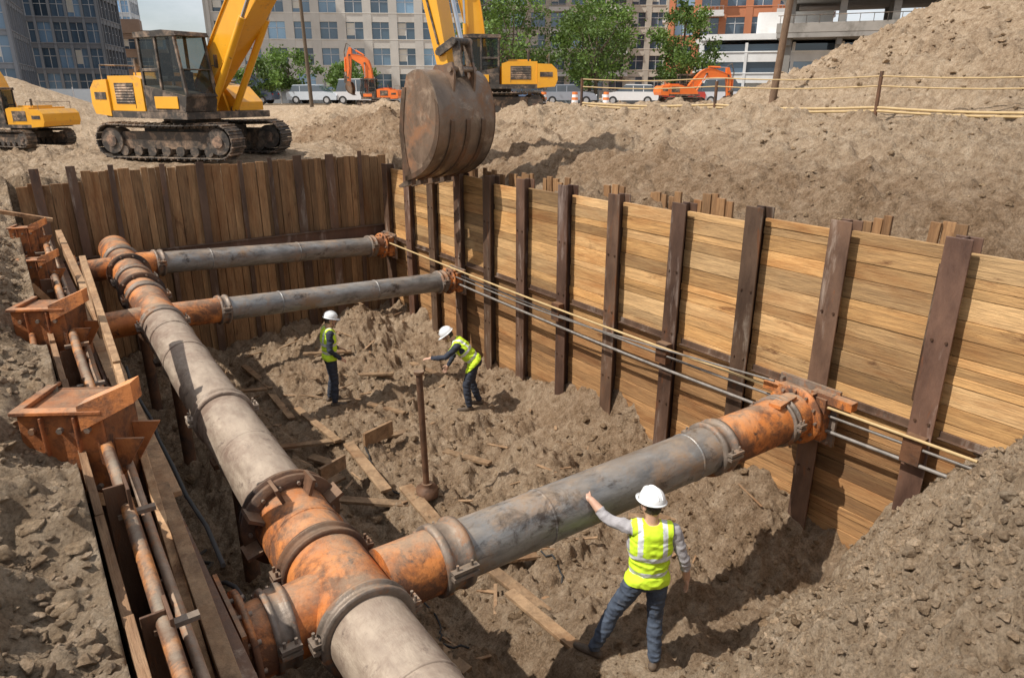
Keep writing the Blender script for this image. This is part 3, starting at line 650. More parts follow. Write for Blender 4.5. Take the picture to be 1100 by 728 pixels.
    c0=T+d*.25+n_*.52; c1=T+d*(L*.62)+n_*.42; c2=Q-d*.55+n_*.42
    mb.cyl(c0,c1,.10,n=16,mat=0); mb.cyl(c1,c2,.05,n=12,mat=2)
    mb.prism([((T+d*.1+n_*.25).x,(T+d*.1+n_*.25).z),((T+d*.5+n_*.25).x,(T+d*.5+n_*.25).z),((T+d*.3+n_*.6).x,(T+d*.3+n_*.6).z)],-.1,.1,0)
    mb.cyl(c2+V((0,-.3,0)),c2+V((0,.3,0)),.07,n=12,mat=1)
    lk=Q-d*.45
    for yy in(-.25,.25):
        mb.beam(c2+V((0,yy,0)),lk+V((0,yy,0)),.06,.16,1); mb.beam(c2+V((0,yy*.8,0)),Q+n_*.36+d*.12+V((0,yy*.8,0)),.06,.17,1)
    mb.cyl(lk+V((0,-.28,0)),lk+V((0,.28,0)),.06,n=12,mat=1)
    for yy in(-.12,.0,.12):
        mb.tube([ctr[j]+V((0,yy,.46+.05*math.sin(j))) for j in range(2,12)],.02,6,1)
        mb.tube([tail+V((0,yy,.1)),tail+n_*.4+V((0,yy,.35)),T+n_*.62+V((0,yy,.2)),c0+V((0,yy,0))],.02,6,1)
    for yy in(-.23,.23): mb.tube([T+n_*.1+V((0,yy,0)),T+d*L*.5-n_*.08+V((0,yy,0)),Q-d*.6+n_*.02+V((0,yy,0))],.022,8,1)
    mb.build('boom_and_stick',[paint,M_dark,M_chrome],e,.012)
    mb=MB(); mb.M=S@Matrix.Translation(Q)@Matrix.Rotation(brot,4,'Z'); hw=bucketw/2
    sh=[(-.46,.02),(-.2,.12),(.06,.10),(.28,-.06),(.42,-.35),(.48,-.72),(.44,-1.08),(.30,-1.40),(.06,-1.66),(-.26,-1.84),(-.62,-1.95)]
    sh=[(a*k,b*k) for a,b in sh]
    def chaikin(p):
        o=[p[0]]
        for i in range(len(p)-1): a,b=V(p[i]),V(p[i+1]); o+=[tuple(a.lerp(b,.25)),tuple(a.lerp(b,.75))]
        return o+[p[-1]]
    sh=chaikin(chaikin(sh)); th=.04*k; inn=[]; ns=len(sh)
    for i,p in enumerate(sh):
        q=V(sh[min(i+1,ns-1)])-V(sh[max(i-1,0)]); q.normalize(); inn.append((p[0]+q.y*th, p[1]-q.x*th))
    mb.prism(sh+inn[::-1],-hw,hw,0,(1,1,1),True)
    op=[(-.66*k,-1.72*k),(-.68*k,-1.40*k),(-.72*k,-1.0*k),(-.66*k,-.6*k),(-.56*k,-.25*k)]
    for yy in(-hw+.001,hw-.031):
        sd=[(a*.985-.004,b*.99) for a,b in sh]
        mb.prism(sd+op,yy,yy+.03,0,(1.1,1.0,.92))
    for yy in(-hw-.014,hw-.006):
        mb.prism([(-.62*k,-1.97*k),(-.69*k,-1.70*k),(-.71*k,-1.38*k),(-.75*k,-1.0*k),(-.69*k,-.6*k),(-.60*k,-.2*k),(-.48*k,-.2*k),(-.57*k,-.6*k),(-.62*k,-1.0*k),(-.58*k,-1.36*k),(-.52*k,-1.62*k),(-.42*k,-1.88*k)],yy,yy+.02,0,(.6,.52,.46))
        a0=int(ns*.45); rim=[(a*1.01,b*1.005) for a,b in sh[a0:]]; ri=[(a-.09*(a>0),b+.10) for a,b in sh[a0:]]
        mb.prism(rim+ri[::-1],yy,yy+.02,0,(.6,.52,.46))
    for yy in np.linspace(-hw+.1,hw-.1,5):
        mb.prism([(-.50*k,-1.86*k),(-.50*k,-2.02*k),(-.90*k,-2.12*k),(-.94*k,-2.08*k)],yy-.06,yy+.06,0,(.75,.72,.7))
    for yy in(-hw*.55,0,hw*.55):
        a0=int(ns*.5); rim=[(a+.03,b-.02) for a,b in sh[a0:]]; mb.prism(rim+[(a*.99,b*.995) for a,b in sh[a0:]][::-1],yy-.05,yy+.05,0,(.7,.62,.56))
    for yy in(-.27,.27): mb.prism([(-.30*k,.0),(-.13,.20*k),(.1,.19*k),(.36*k,.24*k),(.42*k,.04),(.38*k,-.3*k),(-.2*k,-.05)],yy-.025,yy+.025,0,(.9,.8,.75))
    mb.cyl((0,-.34,0.03),(0,.34,0.03),.07,n=14,mat=0)
    mb.cyl((.33*k,-.34,.12),(.33*k,.34,.12),.06,n=14,mat=0)
    mb.build('bucket',[M_buck],e,.008)
    return e
bear=math.atan2(-6.8,3.0)
excavator((4.0,18.6,-1.50),math.radians(-48),bear-math.radians(-48),M_yel,.9,-1,((.5,1.5),(3.67,4.72),(7.05,6.78),(8.25,1.91),1.06),1.5,math.radians(-14))
excavator((14.7,21.7,-.82),math.radians(148),math.radians(-4),M_yel,.85,1,((.5,1.5),(1.2,5.0),(3.4,7.6),(6.4,8.2),.8),1.1)
excavator((.75,24.6,-1.5),math.radians(125),math.radians(10),M_yel,.52,1,((.5,1.5),(1.3,3.6),(2.8,4.6),(3.4,2.0),.7),1.0)
excavator((20.6,44.0,-1.22),math.radians(100),math.radians(40),M_ora,.62,1,((.5,1.5),(1.0,4.6),(2.6,5.2),(2.9,2.6),.6),1.0)
excavator((34.1,30.6,-1.0),math.radians(-30),math.radians(0),M_ora,.62,1,((.5,1.5),(2.2,3.1),(4.4,2.8),(4.6,.9),.6),1.0)
# ------------------------------------------------------------------ buildings
def building(name,x,y,rz,w,d,h,fl,bay,wc,gc,pier=.5,span=.9,z0=-1.3,mull=True,balc=False):
    e=empty(name,(x,y,z0),rz)
    mb=MB(); mb.box((0,0,h/2),(w-.6,d-.6,h-.2),None,1,tuple(q*.5 for q in gc))
    nf=int(h/fl)
    for side in range(4):
        R=Matrix.Rotation(side*math.pi/2,4,'Z'); mb.M=R
        ww,dd=(w,d) if side%2==0 else (d,w); nb=max(1,int(ww/bay)); bw=ww/nb; yf=-dd/2
        for f in range(nf+1):
            zc=f*fl
            mb.box((0,yf+.15,min(h,zc+span/2-.0)),(ww-.02,.30,span),None,0,wc)
            mb.box((0,yf-.02,min(h,zc+span)),(ww,.12,.1),None,0,tuple(q*1.15 for q in wc))
        for b in range(nb+1):
            mb.box((-ww/2+b*bw,yf+.11,h/2),(pier,.34,h),None,0,tuple(q*.93 for q in wc))
        if side in(0,3,1):
            for f in range(nf):
                for b in range(nb):
                    xc=-ww/2+(b+.5)*bw; g=random.choice([.4,.7,.8,1,1.3,2.2]); zc=f*fl+span+(fl-span)/2
                    mb.box((xc,yf+.26,zc),(bw-pier,.03,fl-span),None,1,tuple(q*g for q in gc))
                    if mull:
                        mb.box((xc,yf+.22,zc),(.08,.06,fl-span),None,0,(.55,.55,.55)); mb.box((xc,yf+.215,zc+.3),(bw-pier,.05,.07),None,0,(.55,.55,.55))
                    if random.random()<.25: mb.box((xc-(bw-pier)/4,yf+.235,zc+.2),((bw-pier)*.45,.02,(fl-span)*.7),None,0,(.6,.57,.5))
                    if balc and b%3==1:
                        bc=(.62,.6,.57)
                        mb.box((xc,yf-.6,f*fl+.15),(bw*1.05,1.3,.2),None,0,bc); mb.box((xc,yf-1.2,f*fl+.45),(bw,.05,.45),None,0,bc)
                        for q in range(7): mb.box((xc-bw/2+.1+q*(bw-.2)/6,yf-1.2,f*fl+.85),(.04,.04,.4),None,0,(.3,.3,.3))
                        mb.box((xc,yf-1.2,f*fl+1.07),(bw,.06,.05),None,0,(.3,.3,.3))
    mb.M=Matrix.Identity(4); mb.box((0,0,h+.5),(w+.3,d+.3,.5),None,0,wc); mb.box((0,0,h+1.6),(w*.4,d*.4,2.2),None,0,wc)
    mb.build('facade',[M_fac,M_win],e,0,False); return e
r35=math.radians(-35)
building('glass_office_tower',-3.5,110,math.radians(-8),17,18,58,3.4,2.2,(.22,.23,.25),(1.1,1.3,1.5),.35,.6)
building('glass_office_tower',11.5,128,math.radians(-20),12,12,52,3.3,2.0,(.18,.19,.21),(1.1,1.3,1.5),.35,.7)
building('distant_high_rise',28.5,203,math.radians(-20),9.5,9.5,66,3.4,1.9,(.48,.54,.60),(1.6,2.2,2.8),.3,.9)
building('low_brown_block',22,150,math.radians(-15),16,10,10,3.2,2.6,(.27,.19,.14),(.8,.9,1),.7,1.3)
building('apartment_building',43,100,math.radians(-30),33,14,39,3.15,3.1,(.56,.53,.48),(1.1,1.3,1.4),1.1,1.05,balc=False)
building('apartment_building',80,98,r35,31,14,36,3.1,3.0,(.54,.48,.40),(1,1.1,1.2),.9,1.0,balc=True)
building('brick_apartment_building',77,60,math.radians(-48),17,12,30,3.0,2.7,(.50,.19,.09),(1.1,1.2,1.3),.8,1.1,balc=True)
building('white_low_building',63,43.5,math.radians(-52),16,9,5.2,1.8,3.4,(.76,.75,.73),(1.2,1.4,1.6),.25,.85,mull=False)
e=empty('concrete_parking_structure',(69,33,-1.3),math.radians(-58)); mb=MB()
for z in(5.6,8.8,12.0):
    mb.box((0,0,z),(26,14,.45),None,0,(.75,.72,.7)); mb.box((0,-6.95,z+.55),(26.1,.16,.75),None,0,(.8,.76,.72))
    for k in range(26): mb.box((-12.8+k*1.02,-7.06,z+1.2),(.05,.05,.6),None,1)
    mb.box((0,-7.07,z+1.5),(26,.06,.06),None,1)
for x in np.linspace(-12,12,7):
    for y in(-6,0,6): mb.box((x,y,6),(.55,.55,12),None,0,(.6,.58,.56))
for x in np.linspace(-12,12,7): mb.box((x,0,5.1),(.4,13.4,.6),None,0,(.5,.48,.46))
mb.build('decks_and_columns',[M_conc,M_dark],e,.02)
mb=MB()
M_white=surf('road_marking',(.7,.7,.68),(.8,.8,.78),5,rough=(.7,.8),bump=0)
def strip(d0,d1,z,mat,col=(1,1,1),L=140):
    u=V((.578,.816,0));s=V((.816,-.578,0)); c=u*((d0+d1)/2)
    R=Matrix((s,u,V((0,0,1)))).transposed(); mb.box(c+V((0,0,z-.05)),(L*2,d1-d0,.1),R,mat,col)
strip(66,77,-1.19,0); strip(77.2,81,-1.06,1,(.9,.9,.9)); strip(77.01,77.19,-1.05,1)
for k in range(-20,21):
    u=V((.578,.816,0));s=V((.816,-.578,0)); c=u*71.5+s*(k*6); R=Matrix((s,u,V((0,0,1)))).transposed(); mb.box(c+V((0,0,-1.186)),(3,.14,.008),R,2)
mb.build('road',[M_asph,M_conc,M_white],None,0,False)
def fence(name,p0,p1,hgt,col,mat):
    mb=MB();p0=V(p0);p1=V(p1);L=(p1-p0).length;n=int(L/2.4);d=(p1-p0).normalized()
    for i in range(n+1):
        p=p0.lerp(p1,i/n); mb.beam(p,p+V((0,0,hgt+.1)),.07,.07,0,(.6,.6,.6))
        if i<n:
            c=random.uniform(.85,1.1); mb.beam(p+d*.05+V((0,0,hgt/2)),p0.lerp(p1,(i+1)/n)-d*.05+V((0,0,hgt/2)),.04,hgt*.92,0,tuple(q*c for q in col))
    mb.build(name,[mat])
fence('site_hoarding_fence',(26,62,-1.25),(44,49,-1.25),1.1,(.35,.38,.40),M_fac)
fence('site_hoarding_fence',(44.5,48,-1.25),(62,30,-1.25),1.1,(.45,.44,.42),M_fac)
fence('site_hoarding_fence',(2,76,-1.25),(25.5,62.5,-1.25),1.3,(.3,.33,.36),M_fac)
def car(x,y,rz,col,van=False):
    e=empty('parked_car',(x,y,-1.2),rz); mb=MB(); hh=.45 if van else 0
    mb.prism([(-2.15,.35),(-2.2,.75),(-2.1,.98),(1.1,1.0),(1.95,.88),(2.2,.65),(2.2,.35)],-.88,.88,0,col)
    mb.prism([(-1.95,.98),(-1.6,1.45+hh),(.4,1.48+hh),(1.15,1.0)],-.78,.78,1)
    mb.prism([(-1.7,1.43+hh),(-1.55,1.52+hh),(.35,1.55+hh),(.5,1.44+hh)],-.76,.76,0,col)
    for xx in(-1.0,-.2): mb.box((xx,0,1.2+hh/2),(.07,1.585,.45+hh),None,0,col)
    for xx in(-1.35,1.35):
        for s in(-1,1): mb.cyl((xx,s*.68,.33),(xx,s*.9,.33),.33,n=18,mat=2); mb.cyl((xx,s*.89,.33),(xx,s*.91,.33),.19,n=12,mat=0,col=(.4,.4,.4))
    mb.box((2.19,.6,.72),(.06,.35,.14),None,0,(.9,.9,.9)); mb.box((2.19,-.6,.72),(.06,.35,.14),None,0,(.9,.9,.9)); mb.box((-2.18,.65,.8),(.06,.25,.14),None,0,(.5,.02,.02)); mb.box((-2.18,-.65,.8),(.06,.25,.14),None,0,(.5,.02,.02))
    mb.build('car_body',[M_paint,M_win,M_rub],e,.04)
for (x,y,c,v) in[(22.5,60,(.5,.55,.6),0),(18,63,(.08,.12,.2),1),(25.5,57.5,(.65,.65,.66),1),(38.5,46.5,(.3,.33,.38),0),(42,43,(.7,.7,.7),0),(45.2,41.2,(.5,.05,.04),0),(48.5,38.8,(.6,.62,.66),1),(52,35,(.1,.1,.12),0),(35,50,(.12,.2,.35),0),(14,66,(.5,.5,.5),0)]:
    car(x,y,math.radians(-35)+random.choice([0,math.pi])+random.uniform(-.3,.3),c,v)
mb=MB()
for k in range(7):
    x,y=28+k*1.9,52-k*1.5; z=-1.22
    for j,c in enumerate([(.8,.2,.03),(.8,.8,.8),(.8,.2,.03),(.8,.8,.8),(.8,.2,.03)]): mb.cyl((x,y,z+j*.2),(x,y,z+j*.2+.2),.28-.015*j,.28-.015*(j+1),14,0,c)
mb.build('traffic_barrels',[M_paint])
# ------------------------------------------------------------------ trees
def leafmat():
    m,nt,b=base('foliage'); L=nt.links.new
    at=nd(nt,'ShaderNodeAttribute',attribute_name='Col'); L(at.outputs['Color'],b.inputs['Base Color']); b.inputs['Roughness'].default_value=.6
    tl=nt.nodes.new('ShaderNodeBsdfTranslucent'); L(at.outputs['Color'],tl.inputs[0]); mx=nt.nodes.new('ShaderNodeMixShader'); mx.inputs[0].default_value=.35
    L(b.outputs[0],mx.inputs[1]); L(tl.outputs[0],mx.inputs[2]); L(mx.outputs[0],nt.nodes['Material Output'].inputs[0]); return m
M_leaf=leafmat(); M_bark=surf('bark',(.08,.055,.035),(.16,.12,.08),6,(4,4,1),rough=(.85,.95),bump=.5)
def tree(x,y,h,rad,nclump=90,nl=75,z0=-1.25,name='street_tree',ls=.2):
    e=empty(name,(x,y,z0)); cz=h*.6; rz_=h*.42
    mb=MB()
    mb.tube([(0,0,-.2),(.05,0,h*.2),(-.04,.05,h*.45),(0,0,h*.8)],[.2,.15,.1,.03],10,0)
    cl=[]
    for i in range(nclump):
        while True:
            p=rng.uniform(-1,1,3)
            if .15<np.linalg.norm(p)<1: break
        p=p/np.linalg.norm(p)*np.linalg.norm(p)**.55
        s=1-.35*max(0,p[2])**2
        c=np.array([p[0]*rad*s*rng.uniform(.8,1.2),p[1]*rad*s*rng.uniform(.8,1.2),cz+p[2]*rz_*rng.uniform(.85,1.1)]); cl.append(c)
        if i%3==0:
            st=V((0,0,h*random.uniform(.22,.6))); mb.tube([st,st.lerp(V(c),.5)+V((0,0,-.1)),V(c)],[.06,.035,.012],6,0)
    mb.build('trunk_and_limbs',[M_bark],e)
    n=nclump*nl; C=np.repeat(np.array(cl),nl,0)+rng.normal(0,1,(n,3))*np.array([.34,.34,.24])*rad/2.8*1.1
    u=rng.normal(0,1,(n,3)); u/=np.linalg.norm(u,axis=1)[:,None]; w=rng.normal(0,1,(n,3)); w=np.cross(u,w); w/=np.linalg.norm(w,axis=1)[:,None]
    s=rng.uniform(.5,1,(n,1))*ls
    vs=np.stack([C-u*s,C+w*s*.5,C+u*s,C-w*s*.5],1).reshape(-1,3).astype(np.float32)
    me=bpy.data.meshes.new('leaves'); me.vertices.add(4*n); me.vertices.foreach_set('co',vs.ravel()); me.loops.add(4*n); me.loops.foreach_set('vertex_index',np.arange(4*n,dtype=np.int32)); me.polygons.add(n); me.polygons.foreach_set('loop_start',np.arange(0,4*n,4,dtype=np.int32)); me.update()
    tone=np.repeat(rng.uniform(.6,1.5,nclump),nl)*rng.uniform(.8,1.2,n)
    col=np.stack([.105*tone,.17*tone,.03*tone,np.ones(n)],1); a=me.color_attributes.new('Col','FLOAT_COLOR','CORNER'); a.data.foreach_set('color',np.repeat(col,4,0).astype(np.float32).ravel())
    me.materials.append(M_leaf); o=bpy.data.objects.new('leaves',me); scene.collection.objects.link(o); o.parent=e
tree(36.3,51,8.6,3.5,75); tree(41.8,47,8.4,3.2,70); tree(48,43.2,7.8,2.6,65); tree(45.5,52,8.5,3.2,60)
tree(26,60.5,3.6,2.0,40,60); tree(18.5,62,3.4,1.6,35,60); tree(58,90,13,4.5,80); tree(22.5,66,4.5,2.4,45)
mb=MB(); mb.cyl((18.6,50.5,-1.4),(18.4,50.6,9.5),.14,.09,14,0); mb.box((18.4,50.6,8.8),(1.9,.12,.12),Matrix.Rotation(math.radians(-35),3,'Z'),0); mb.build('utility_pole',[M_bark])
mb=MB(); mb.cyl((17.3,12.35,-1.0),(17.75,12.2,5.5),.10,.08,14,0,(1.3,1.1,1)); mb.build('utility_pole',[M_bark])
mb=MB()
pts=[(13.9,16.2),(15.2,12.5),(15.8,8.6),(16.0,4.5),(15.8,1.0)]
for (x,y) in pts:
    z=H1(x,y); mb.cyl((x,y,z-.3),(x,y,z+1.0),.04,.04,10,0)
for hgt in(.17,.24,.68,.88):
    p=[]
    for i in range(len(pts)-1):
        for k in range(6):
            t=k/6; x=pts[i][0]*(1-t)+pts[i+1][0]*t;y=pts[i][1]*(1-t)+pts[i+1][1]*t
            p.append((x,y,-.62+hgt-.06*math.sin(math.pi*t)))
    mb.tube(p,.028 if hgt<.5 else .015,8,1)
mb.build('cable_barrier',[M_rust,M_rope])
# ------------------------------------------------------------------ people
M_vest=surf('hi_vis_fabric',(.55,.78,.02),(.66,.88,.04),6,rough=(.7,.85),bump=.25,useCol=False,bscale=20)
M_strp=surf('reflective_tape',(.62,.64,.62),(.74,.75,.72),10,rough=(.35,.5),bump=.05,useCol=False)
M_jean=surf('denim',(.035,.048,.075),(.085,.105,.14),14,rough=(.85,.95),bump=.4,useCol=False,patch=(.20,.16,.12),pscale=5,pth=(.56,.8))
M_navy=surf('navy_work_cloth',(.018,.022,.035),(.045,.05,.065),14,rough=(.85,.95),bump=.4,useCol=False)
M_shirt=surf('grey_shirt',(.30,.28,.28),(.44,.41,.41),10,rough=(.85,.95),bump=.4,useCol=False)
M_boot=surf('leather_boot',(.05,.035,.022),(.13,.09,.06),8,rough=(.6,.8),bump=.3,useCol=False)
M_skin=surf('skin',(.50,.28,.19),(.58,.35,.24),8,rough=(.45,.6),bump=.08,useCol=False)
M_hair=surf('hair',(.025,.016,.01),(.06,.04,.025),30,rough=(.6,.8),bump=.5,useCol=False)
M_helm=surf('white_helmet_plastic',(.76,.76,.74),(.8,.8,.78),3,rough=(.2,.3),bump=.02,useCol=False,coat=.4)
def person(name,loc,face,sc,J,slev,pants):
    yaw=math.atan2(-face[0],face[1]); e=empty(name,loc,yaw,sc)
    J={k:V(v) for k,v in J.items()}
    prims=[];mb=MB()
    def cap(a,b,ra,rb,tag):
        a=V(a);b=V(b);d=(b-a);L=d.length;d.normalize()
        prof=[]
        for k in range(0,5): t=k/4*math.pi/2; prof.append((-ra*math.cos(t),max(.0008,ra*math.sin(t))))
        for k in range(4,-1,-1): t=k/4*math.pi/2; prof.append((L+rb*math.cos(t),max(.0008,rb*math.sin(t))))
        mb.lathe(a,b,prof,16); prims.append(('c',a,b,ra,rb,tag))
    def el(c,rad,R,tag):
        mb.ell(c,rad,R,n=20,m=14); prims.append(('e',V(c),V(rad),R,0,tag))
    pel,nk=J['pel'],J['neck']; up=(nk-pel).normalized(); rt=(J['shR']-J['shL']).normalized(); fw=up.cross(rt).normalized(); rt=fw.cross(up)
    R=Matrix((rt,fw,up)).transposed(); Ls=(nk-pel).length
    el(pel+up*.0,(.168,.122,.13),R,3); el(pel+up*Ls*.30,(.162,.118,.17),R,1); el(pel+up*Ls*.62-fw*.005,(.185,.130,.21),R,1)
    el(pel+up*Ls*.80-fw*.02,(.165,.105,.12),R,1)
    cap(J['shL']*.9+J['shR']*.1,J['shR']*.9+J['shL']*.1,.062,.062,1)
    cap(nk-up*.03,J['shL'].lerp(nk,.35),.055,.05,1); cap(nk-up*.03,J['shR'].lerp(nk,.35),.055,.05,1)
    hf=V(J.get('hf',(0,1,0))).normalized(); hc=J['head']; hu=(hc-nk).normalized(); hu=(hu-hf*hu.dot(hf)).normalized(); hr=hf.cross(hu); RH=Matrix((hr,hf,hu)).transposed()
    cap(nk-up*.02,hc-hu*.05-hf*.015,.058,.054,6)
    el(hc,(.078,.098,.108),RH,5); el(hc+hf*.028-hu*.062,(.056,.066,.058),RH,5); el(hc+hf*.075-hu*.098,(.022,.02,.02),RH,5)
    cap(hc+hf*.092+hu*.012,hc+hf*.112-hu*.022,.009,.014,5)
    for s in(-1,1): 
        el(hc+hr*s*.078-hf*.005-hu*.012,(.012,.02,.032),RH,5); el(hc+hr*s*.04+hf*.066-hu*.03,(.022,.02,.02),RH,5)
    cap(hc+hf*.088-hu*.058+hr*-.02,hc+hf*.088-hu*.058+hr*.02,.010,.010,5)
    for S in 'LR':
        sh,elb,wr=J['sh'+S],J['el'+S],J['wr'+S]
        cap(sh,elb,.062,.047,2); cap(elb,elb.lerp(wr,.45),.046,.043,2 if slev!='short' else 4); cap(elb.lerp(wr,.45),wr,.043,.031,2 if slev=='long' else 4)
        hp,kn,an,toe=J['hp'+S],J['kn'+S],J['an'+S],J['toe'+S]
        cap(hp,kn,.098,.070,3); cap(kn,kn.lerp(an,.4),.068,.069,3); cap(kn.lerp(an,.4),an+V((0,0,.03)),.069,.055,3)
        td=(toe-an); td.z=0; td.normalize(); g=V((an.x,an.y,0))
        cap(g-td*.045+V((0,0,.045)),g+td*.09+V((0,0,.042)),.044,.044,7); cap(g+td*.06+V((0,0,.04)),g+td*.185+V((0,0,.036)),.046,.036,7); cap(an+V((0,0,.02)),g+V((0,0,.055)),.048,.046,7)
        d=V(J['hd'+S]).normalized(); n_=V(J['hn'+S]); n_=(n_-d*n_.dot(d)).normalized(); sd=d.cross(n_)
        if (J.get('th'+S) is not None): 
            if sd.dot(V(J['th'+S]))<0: sd=-sd
        RHd=Matrix((sd,d,n_)).transposed()
        el(wr+d*.05,(.040,.052,.017),RHd,4); cap(wr-d*.01,wr+d*.03,.028,.027,4)
        curl=.3
        for k,(off,l) in enumerate([(.029,.072),(.010,.080),(-.009,.074),(-.027,.058)]):
            p=wr+d*.088+sd*off; q=d+sd*off*3.0; q.normalize()
            for j,fr in enumerate((.45,.32,.23)):
                q2=(q*math.cos(curl*(j+.4))+n_*math.sin(curl*(j+.4))).normalized(); p2=p+q2*l*fr*1.05; cap(p,p2,.0092-.0008*j,.0086-.0008*j,4); p=p2
        p=wr+d*.03+sd*.028; p2=p+(d*.55+sd*.75+n_*.25).normalized()*.042; p3=p2+(d*.85+sd*.3+n_*.3).normalized()*.032
        cap(p,p2,.014,.011,4); cap(p2,p3,.0105,.0088,4)
    tmp=mb.build('tmp',[],None,0)
    md=tmp.modifiers.new('r','REMESH'); md.mode='VOXEL'; md.voxel_size=.0068; md.use_smooth_shade=True
    sm=tmp.modifiers.new('s','SMOOTH'); sm.iterations=4; sm.factor=.5
    dg=bpy.context.evaluated_depsgraph_get(); me=bpy.data.meshes.new_from_object(tmp.evaluated_get(dg)); bpy.data.objects.remove(tmp)
    nv=len(me.vertices); co=np.empty(nv*3); me.vertices.foreach_get('co',co); co=co.reshape(-1,3)
    def dist(P):
        D=[]
        for pr in prims:
            if pr[0]=='c':
                a=np.array(pr[1]);b=np.array(pr[2]);ab=b-a; t=np.clip(((P-a)@ab)/(ab@ab),0,1); D.append(np.linalg.norm(P-a-t[:,None]*ab,axis=1)-(pr[3]*(1-t)+pr[4]*t))
            else:
                Rm=np.array(pr[3]);q=(P-np.array(pr[1]))@Rm; r=np.array(pr[2]); D.append((np.linalg.norm(q/r,axis=1)-1)*r.min())
        return np.array([p[5] for p in prims])[np.argmin(np.array(D),0)]
    def classify(P):
        tag=dist(P); q=(P-np.array(pel))@np.array(R); h=q[:,2]; x=np.abs(q[:,0])
        tag=np.where((tag==3)&(h>-.035),1,tag)
        tag=np.where((tag==1)&(x>.185)&(h>.3),2,tag); tag=np.where((tag==2)&(x<.175)&(h>.25)&(h<Ls+.1)&(np.abs(q[:,1])<.17),1,tag)
        st=(tag==1)&((np.abs(h-.10)<.026)|(np.abs(h-.26)<.026)|((np.abs(x-.105)<.022)&(h>.26)))
        tag=np.where(st,0,tag)
        hh=(P-np.array(hc))@np.array(RH)
        tag=np.where((tag==5)&(((hh[:,1]<.0)&(hh[:,2]>-.06)&(np.abs(hh[:,0])<.076))|(hh[:,2]>.05)),8,tag)
        return tag
    tv=classify(co)
    nrm=np.empty(nv*3); me.vertices.foreach_get('normal',nrm); nrm=nrm.reshape(-1,3)
    dis=np.zeros(nv); dis[(tv==1)|(tv==0)]=.014
    for i in range(nv):
        t=tv[i]
        if t in(0,1,2,3):
            p=V(co[i])
            w=(.5-abs(mnoise.noise(V((p.x*8,p.y*8,p.z*15)))*1.6))*.9+mnoise.noise(V((p.x*22+5,p.y*22,p.z*34)))*.3
            dis[i]+=.014*w
    co=co+nrm*dis[:,None]; me.vertices.foreach_set('co',co.ravel()); me.update()
    fc=np.empty(len(me.polygons)*3); me.polygons.foreach_get('center',fc); fc=fc.reshape(-1,3)
    tf=classify(fc); me.materials.clear()
    for m in[M_strp,M_vest,M_navy if slev=='long' else M_shirt,pants,M_skin,M_skin,M_skin,M_boot,M_hair]: me.materials.append(m)
    me.polygons.foreach_set('material_index',tf.astype(np.int32)); me.polygons.foreach_set('use_smooth',np.ones(len(tf),bool)); me.update()
    o=bpy.data.objects.new('body',me); scene.collection.objects.link(o); o.parent=e
    mb=MB()
    for s in(-1,1): mb.ell(hc+hr*s*.031+hf*.088+hu*.012,(.013,.008,.008),RH,0); mb.ell(hc+hr*s*.031+hf*.095+hu*.012,(.006,.004,.006),RH,1); mb.beam(hc+hr*(s*.031-.016)+hf*.094+hu*.031,hc+hr*(s*.031+.016)+hf*.094+hu*.031,.006,.005,1)
    mb.ell(hc+hf*.097-hu*.059,(.022,.004,.003),RH,2)
    mb.build('face_features',[surf('eye_white',(.7,.7,.7),(.75,.75,.75),useCol=False),M_hair,surf('lips',(.35,.13,.1),(.4,.16,.12),useCol=False)],e)
    mb=MB(); hb=hc+hu*.035; vs=[];n=32;m=9
    def HP(a,b,c): return hb+hr*a+hf*b+hu*c
    for j in range(m+1):
        ph=math.pi/2*j/m
        for i in range(n):
            t=2*math.pi*i/n; k=math.cos(ph)**.75
            vs.append(HP(.108*k*math.cos(t),.128*k*math.sin(t)-.003,.118*math.sin(ph)))
    mb.add(vs,[(j*n+i,j*n+(i+1)%n,(j+1)*n+(i+1)%n,(j+1)*n+i) for j in range(m) for i in range(n)],0,(1,1,1),True)
    vs=[]
    for (k,dz) in((1.0,.0),(1.0,.012)):
        for i in range(n):
            t=2*math.pi*i/n; vs.append(HP(.112*math.cos(t),.130*math.sin(t),dz))
    vo=[]
    for dz in(-.002,.006):
        for i in range(n):
            t=2*math.pi*i/n; f=max(0,math.sin(t))**1.5; vo.append(HP(.122*math.cos(t),(.140+.048*f)*math.sin(t),dz-.012*f))
    allv=vs+vo; q=[]
    for i in range(n):
        j=(i+1)%n; q+=[(i,j,2*n+j,2*n+i),(2*n+i,2*n+j,3*n+j,3*n+i),(3*n+i,3*n+j,n+j,n+i)]
    mb.add(allv,q,0,(1,1,1),True)
    for xx in(-.02,0.02): mb.tube([HP(xx,.126*math.cos(a),.004+.118*abs(math.sin(a))**.9+.002) for a in np.linspace(.35,math.pi-.35,14)],.006,6,0)
    mb.tube([HP(.1,.03,-.0),HP(.085,.045,-.08),HP(0,.09,-.145),HP(-.085,.045,-.08),HP(-.1,.03,0)],.004,6,1)
    mb.build('hard_hat',[M_helm,M_navy],e)
    return e
person('construction_worker',(4.05,3.60,-5.10),(.5,.866),1.03,dict(
 pel=(0.0,0,.93),neck=(.0,.01,1.47),head=(.0,.045,1.635),hf=(-.35,1,-.1),shL=(-.185,.02,1.44),shR=(.19,-.02,1.41),
 elL=(-.36,.13,1.46),wrL=(-.475,.25,1.575),elR=(.29,-.06,1.14),wrR=(.35,.0,.90),
 hpL=(-.09,0,.92),hpR=(.085,0,.92),knL=(-.26,.10,.50),anL=(-.42,.10,.09),toeL=(-.55,.2,0),knR=(.10,.03,.49),anR=(.09,-.08,.09),toeR=(.2,.1,0),
 hdL=(-.8,.45,.35),hnL=(.25,.6,-.9),thL=(.3,-.3,1),hdR=(.15,.1,-1),hnR=(-1,.1,0),thR=(0,1,0)),'mid',M_jean)
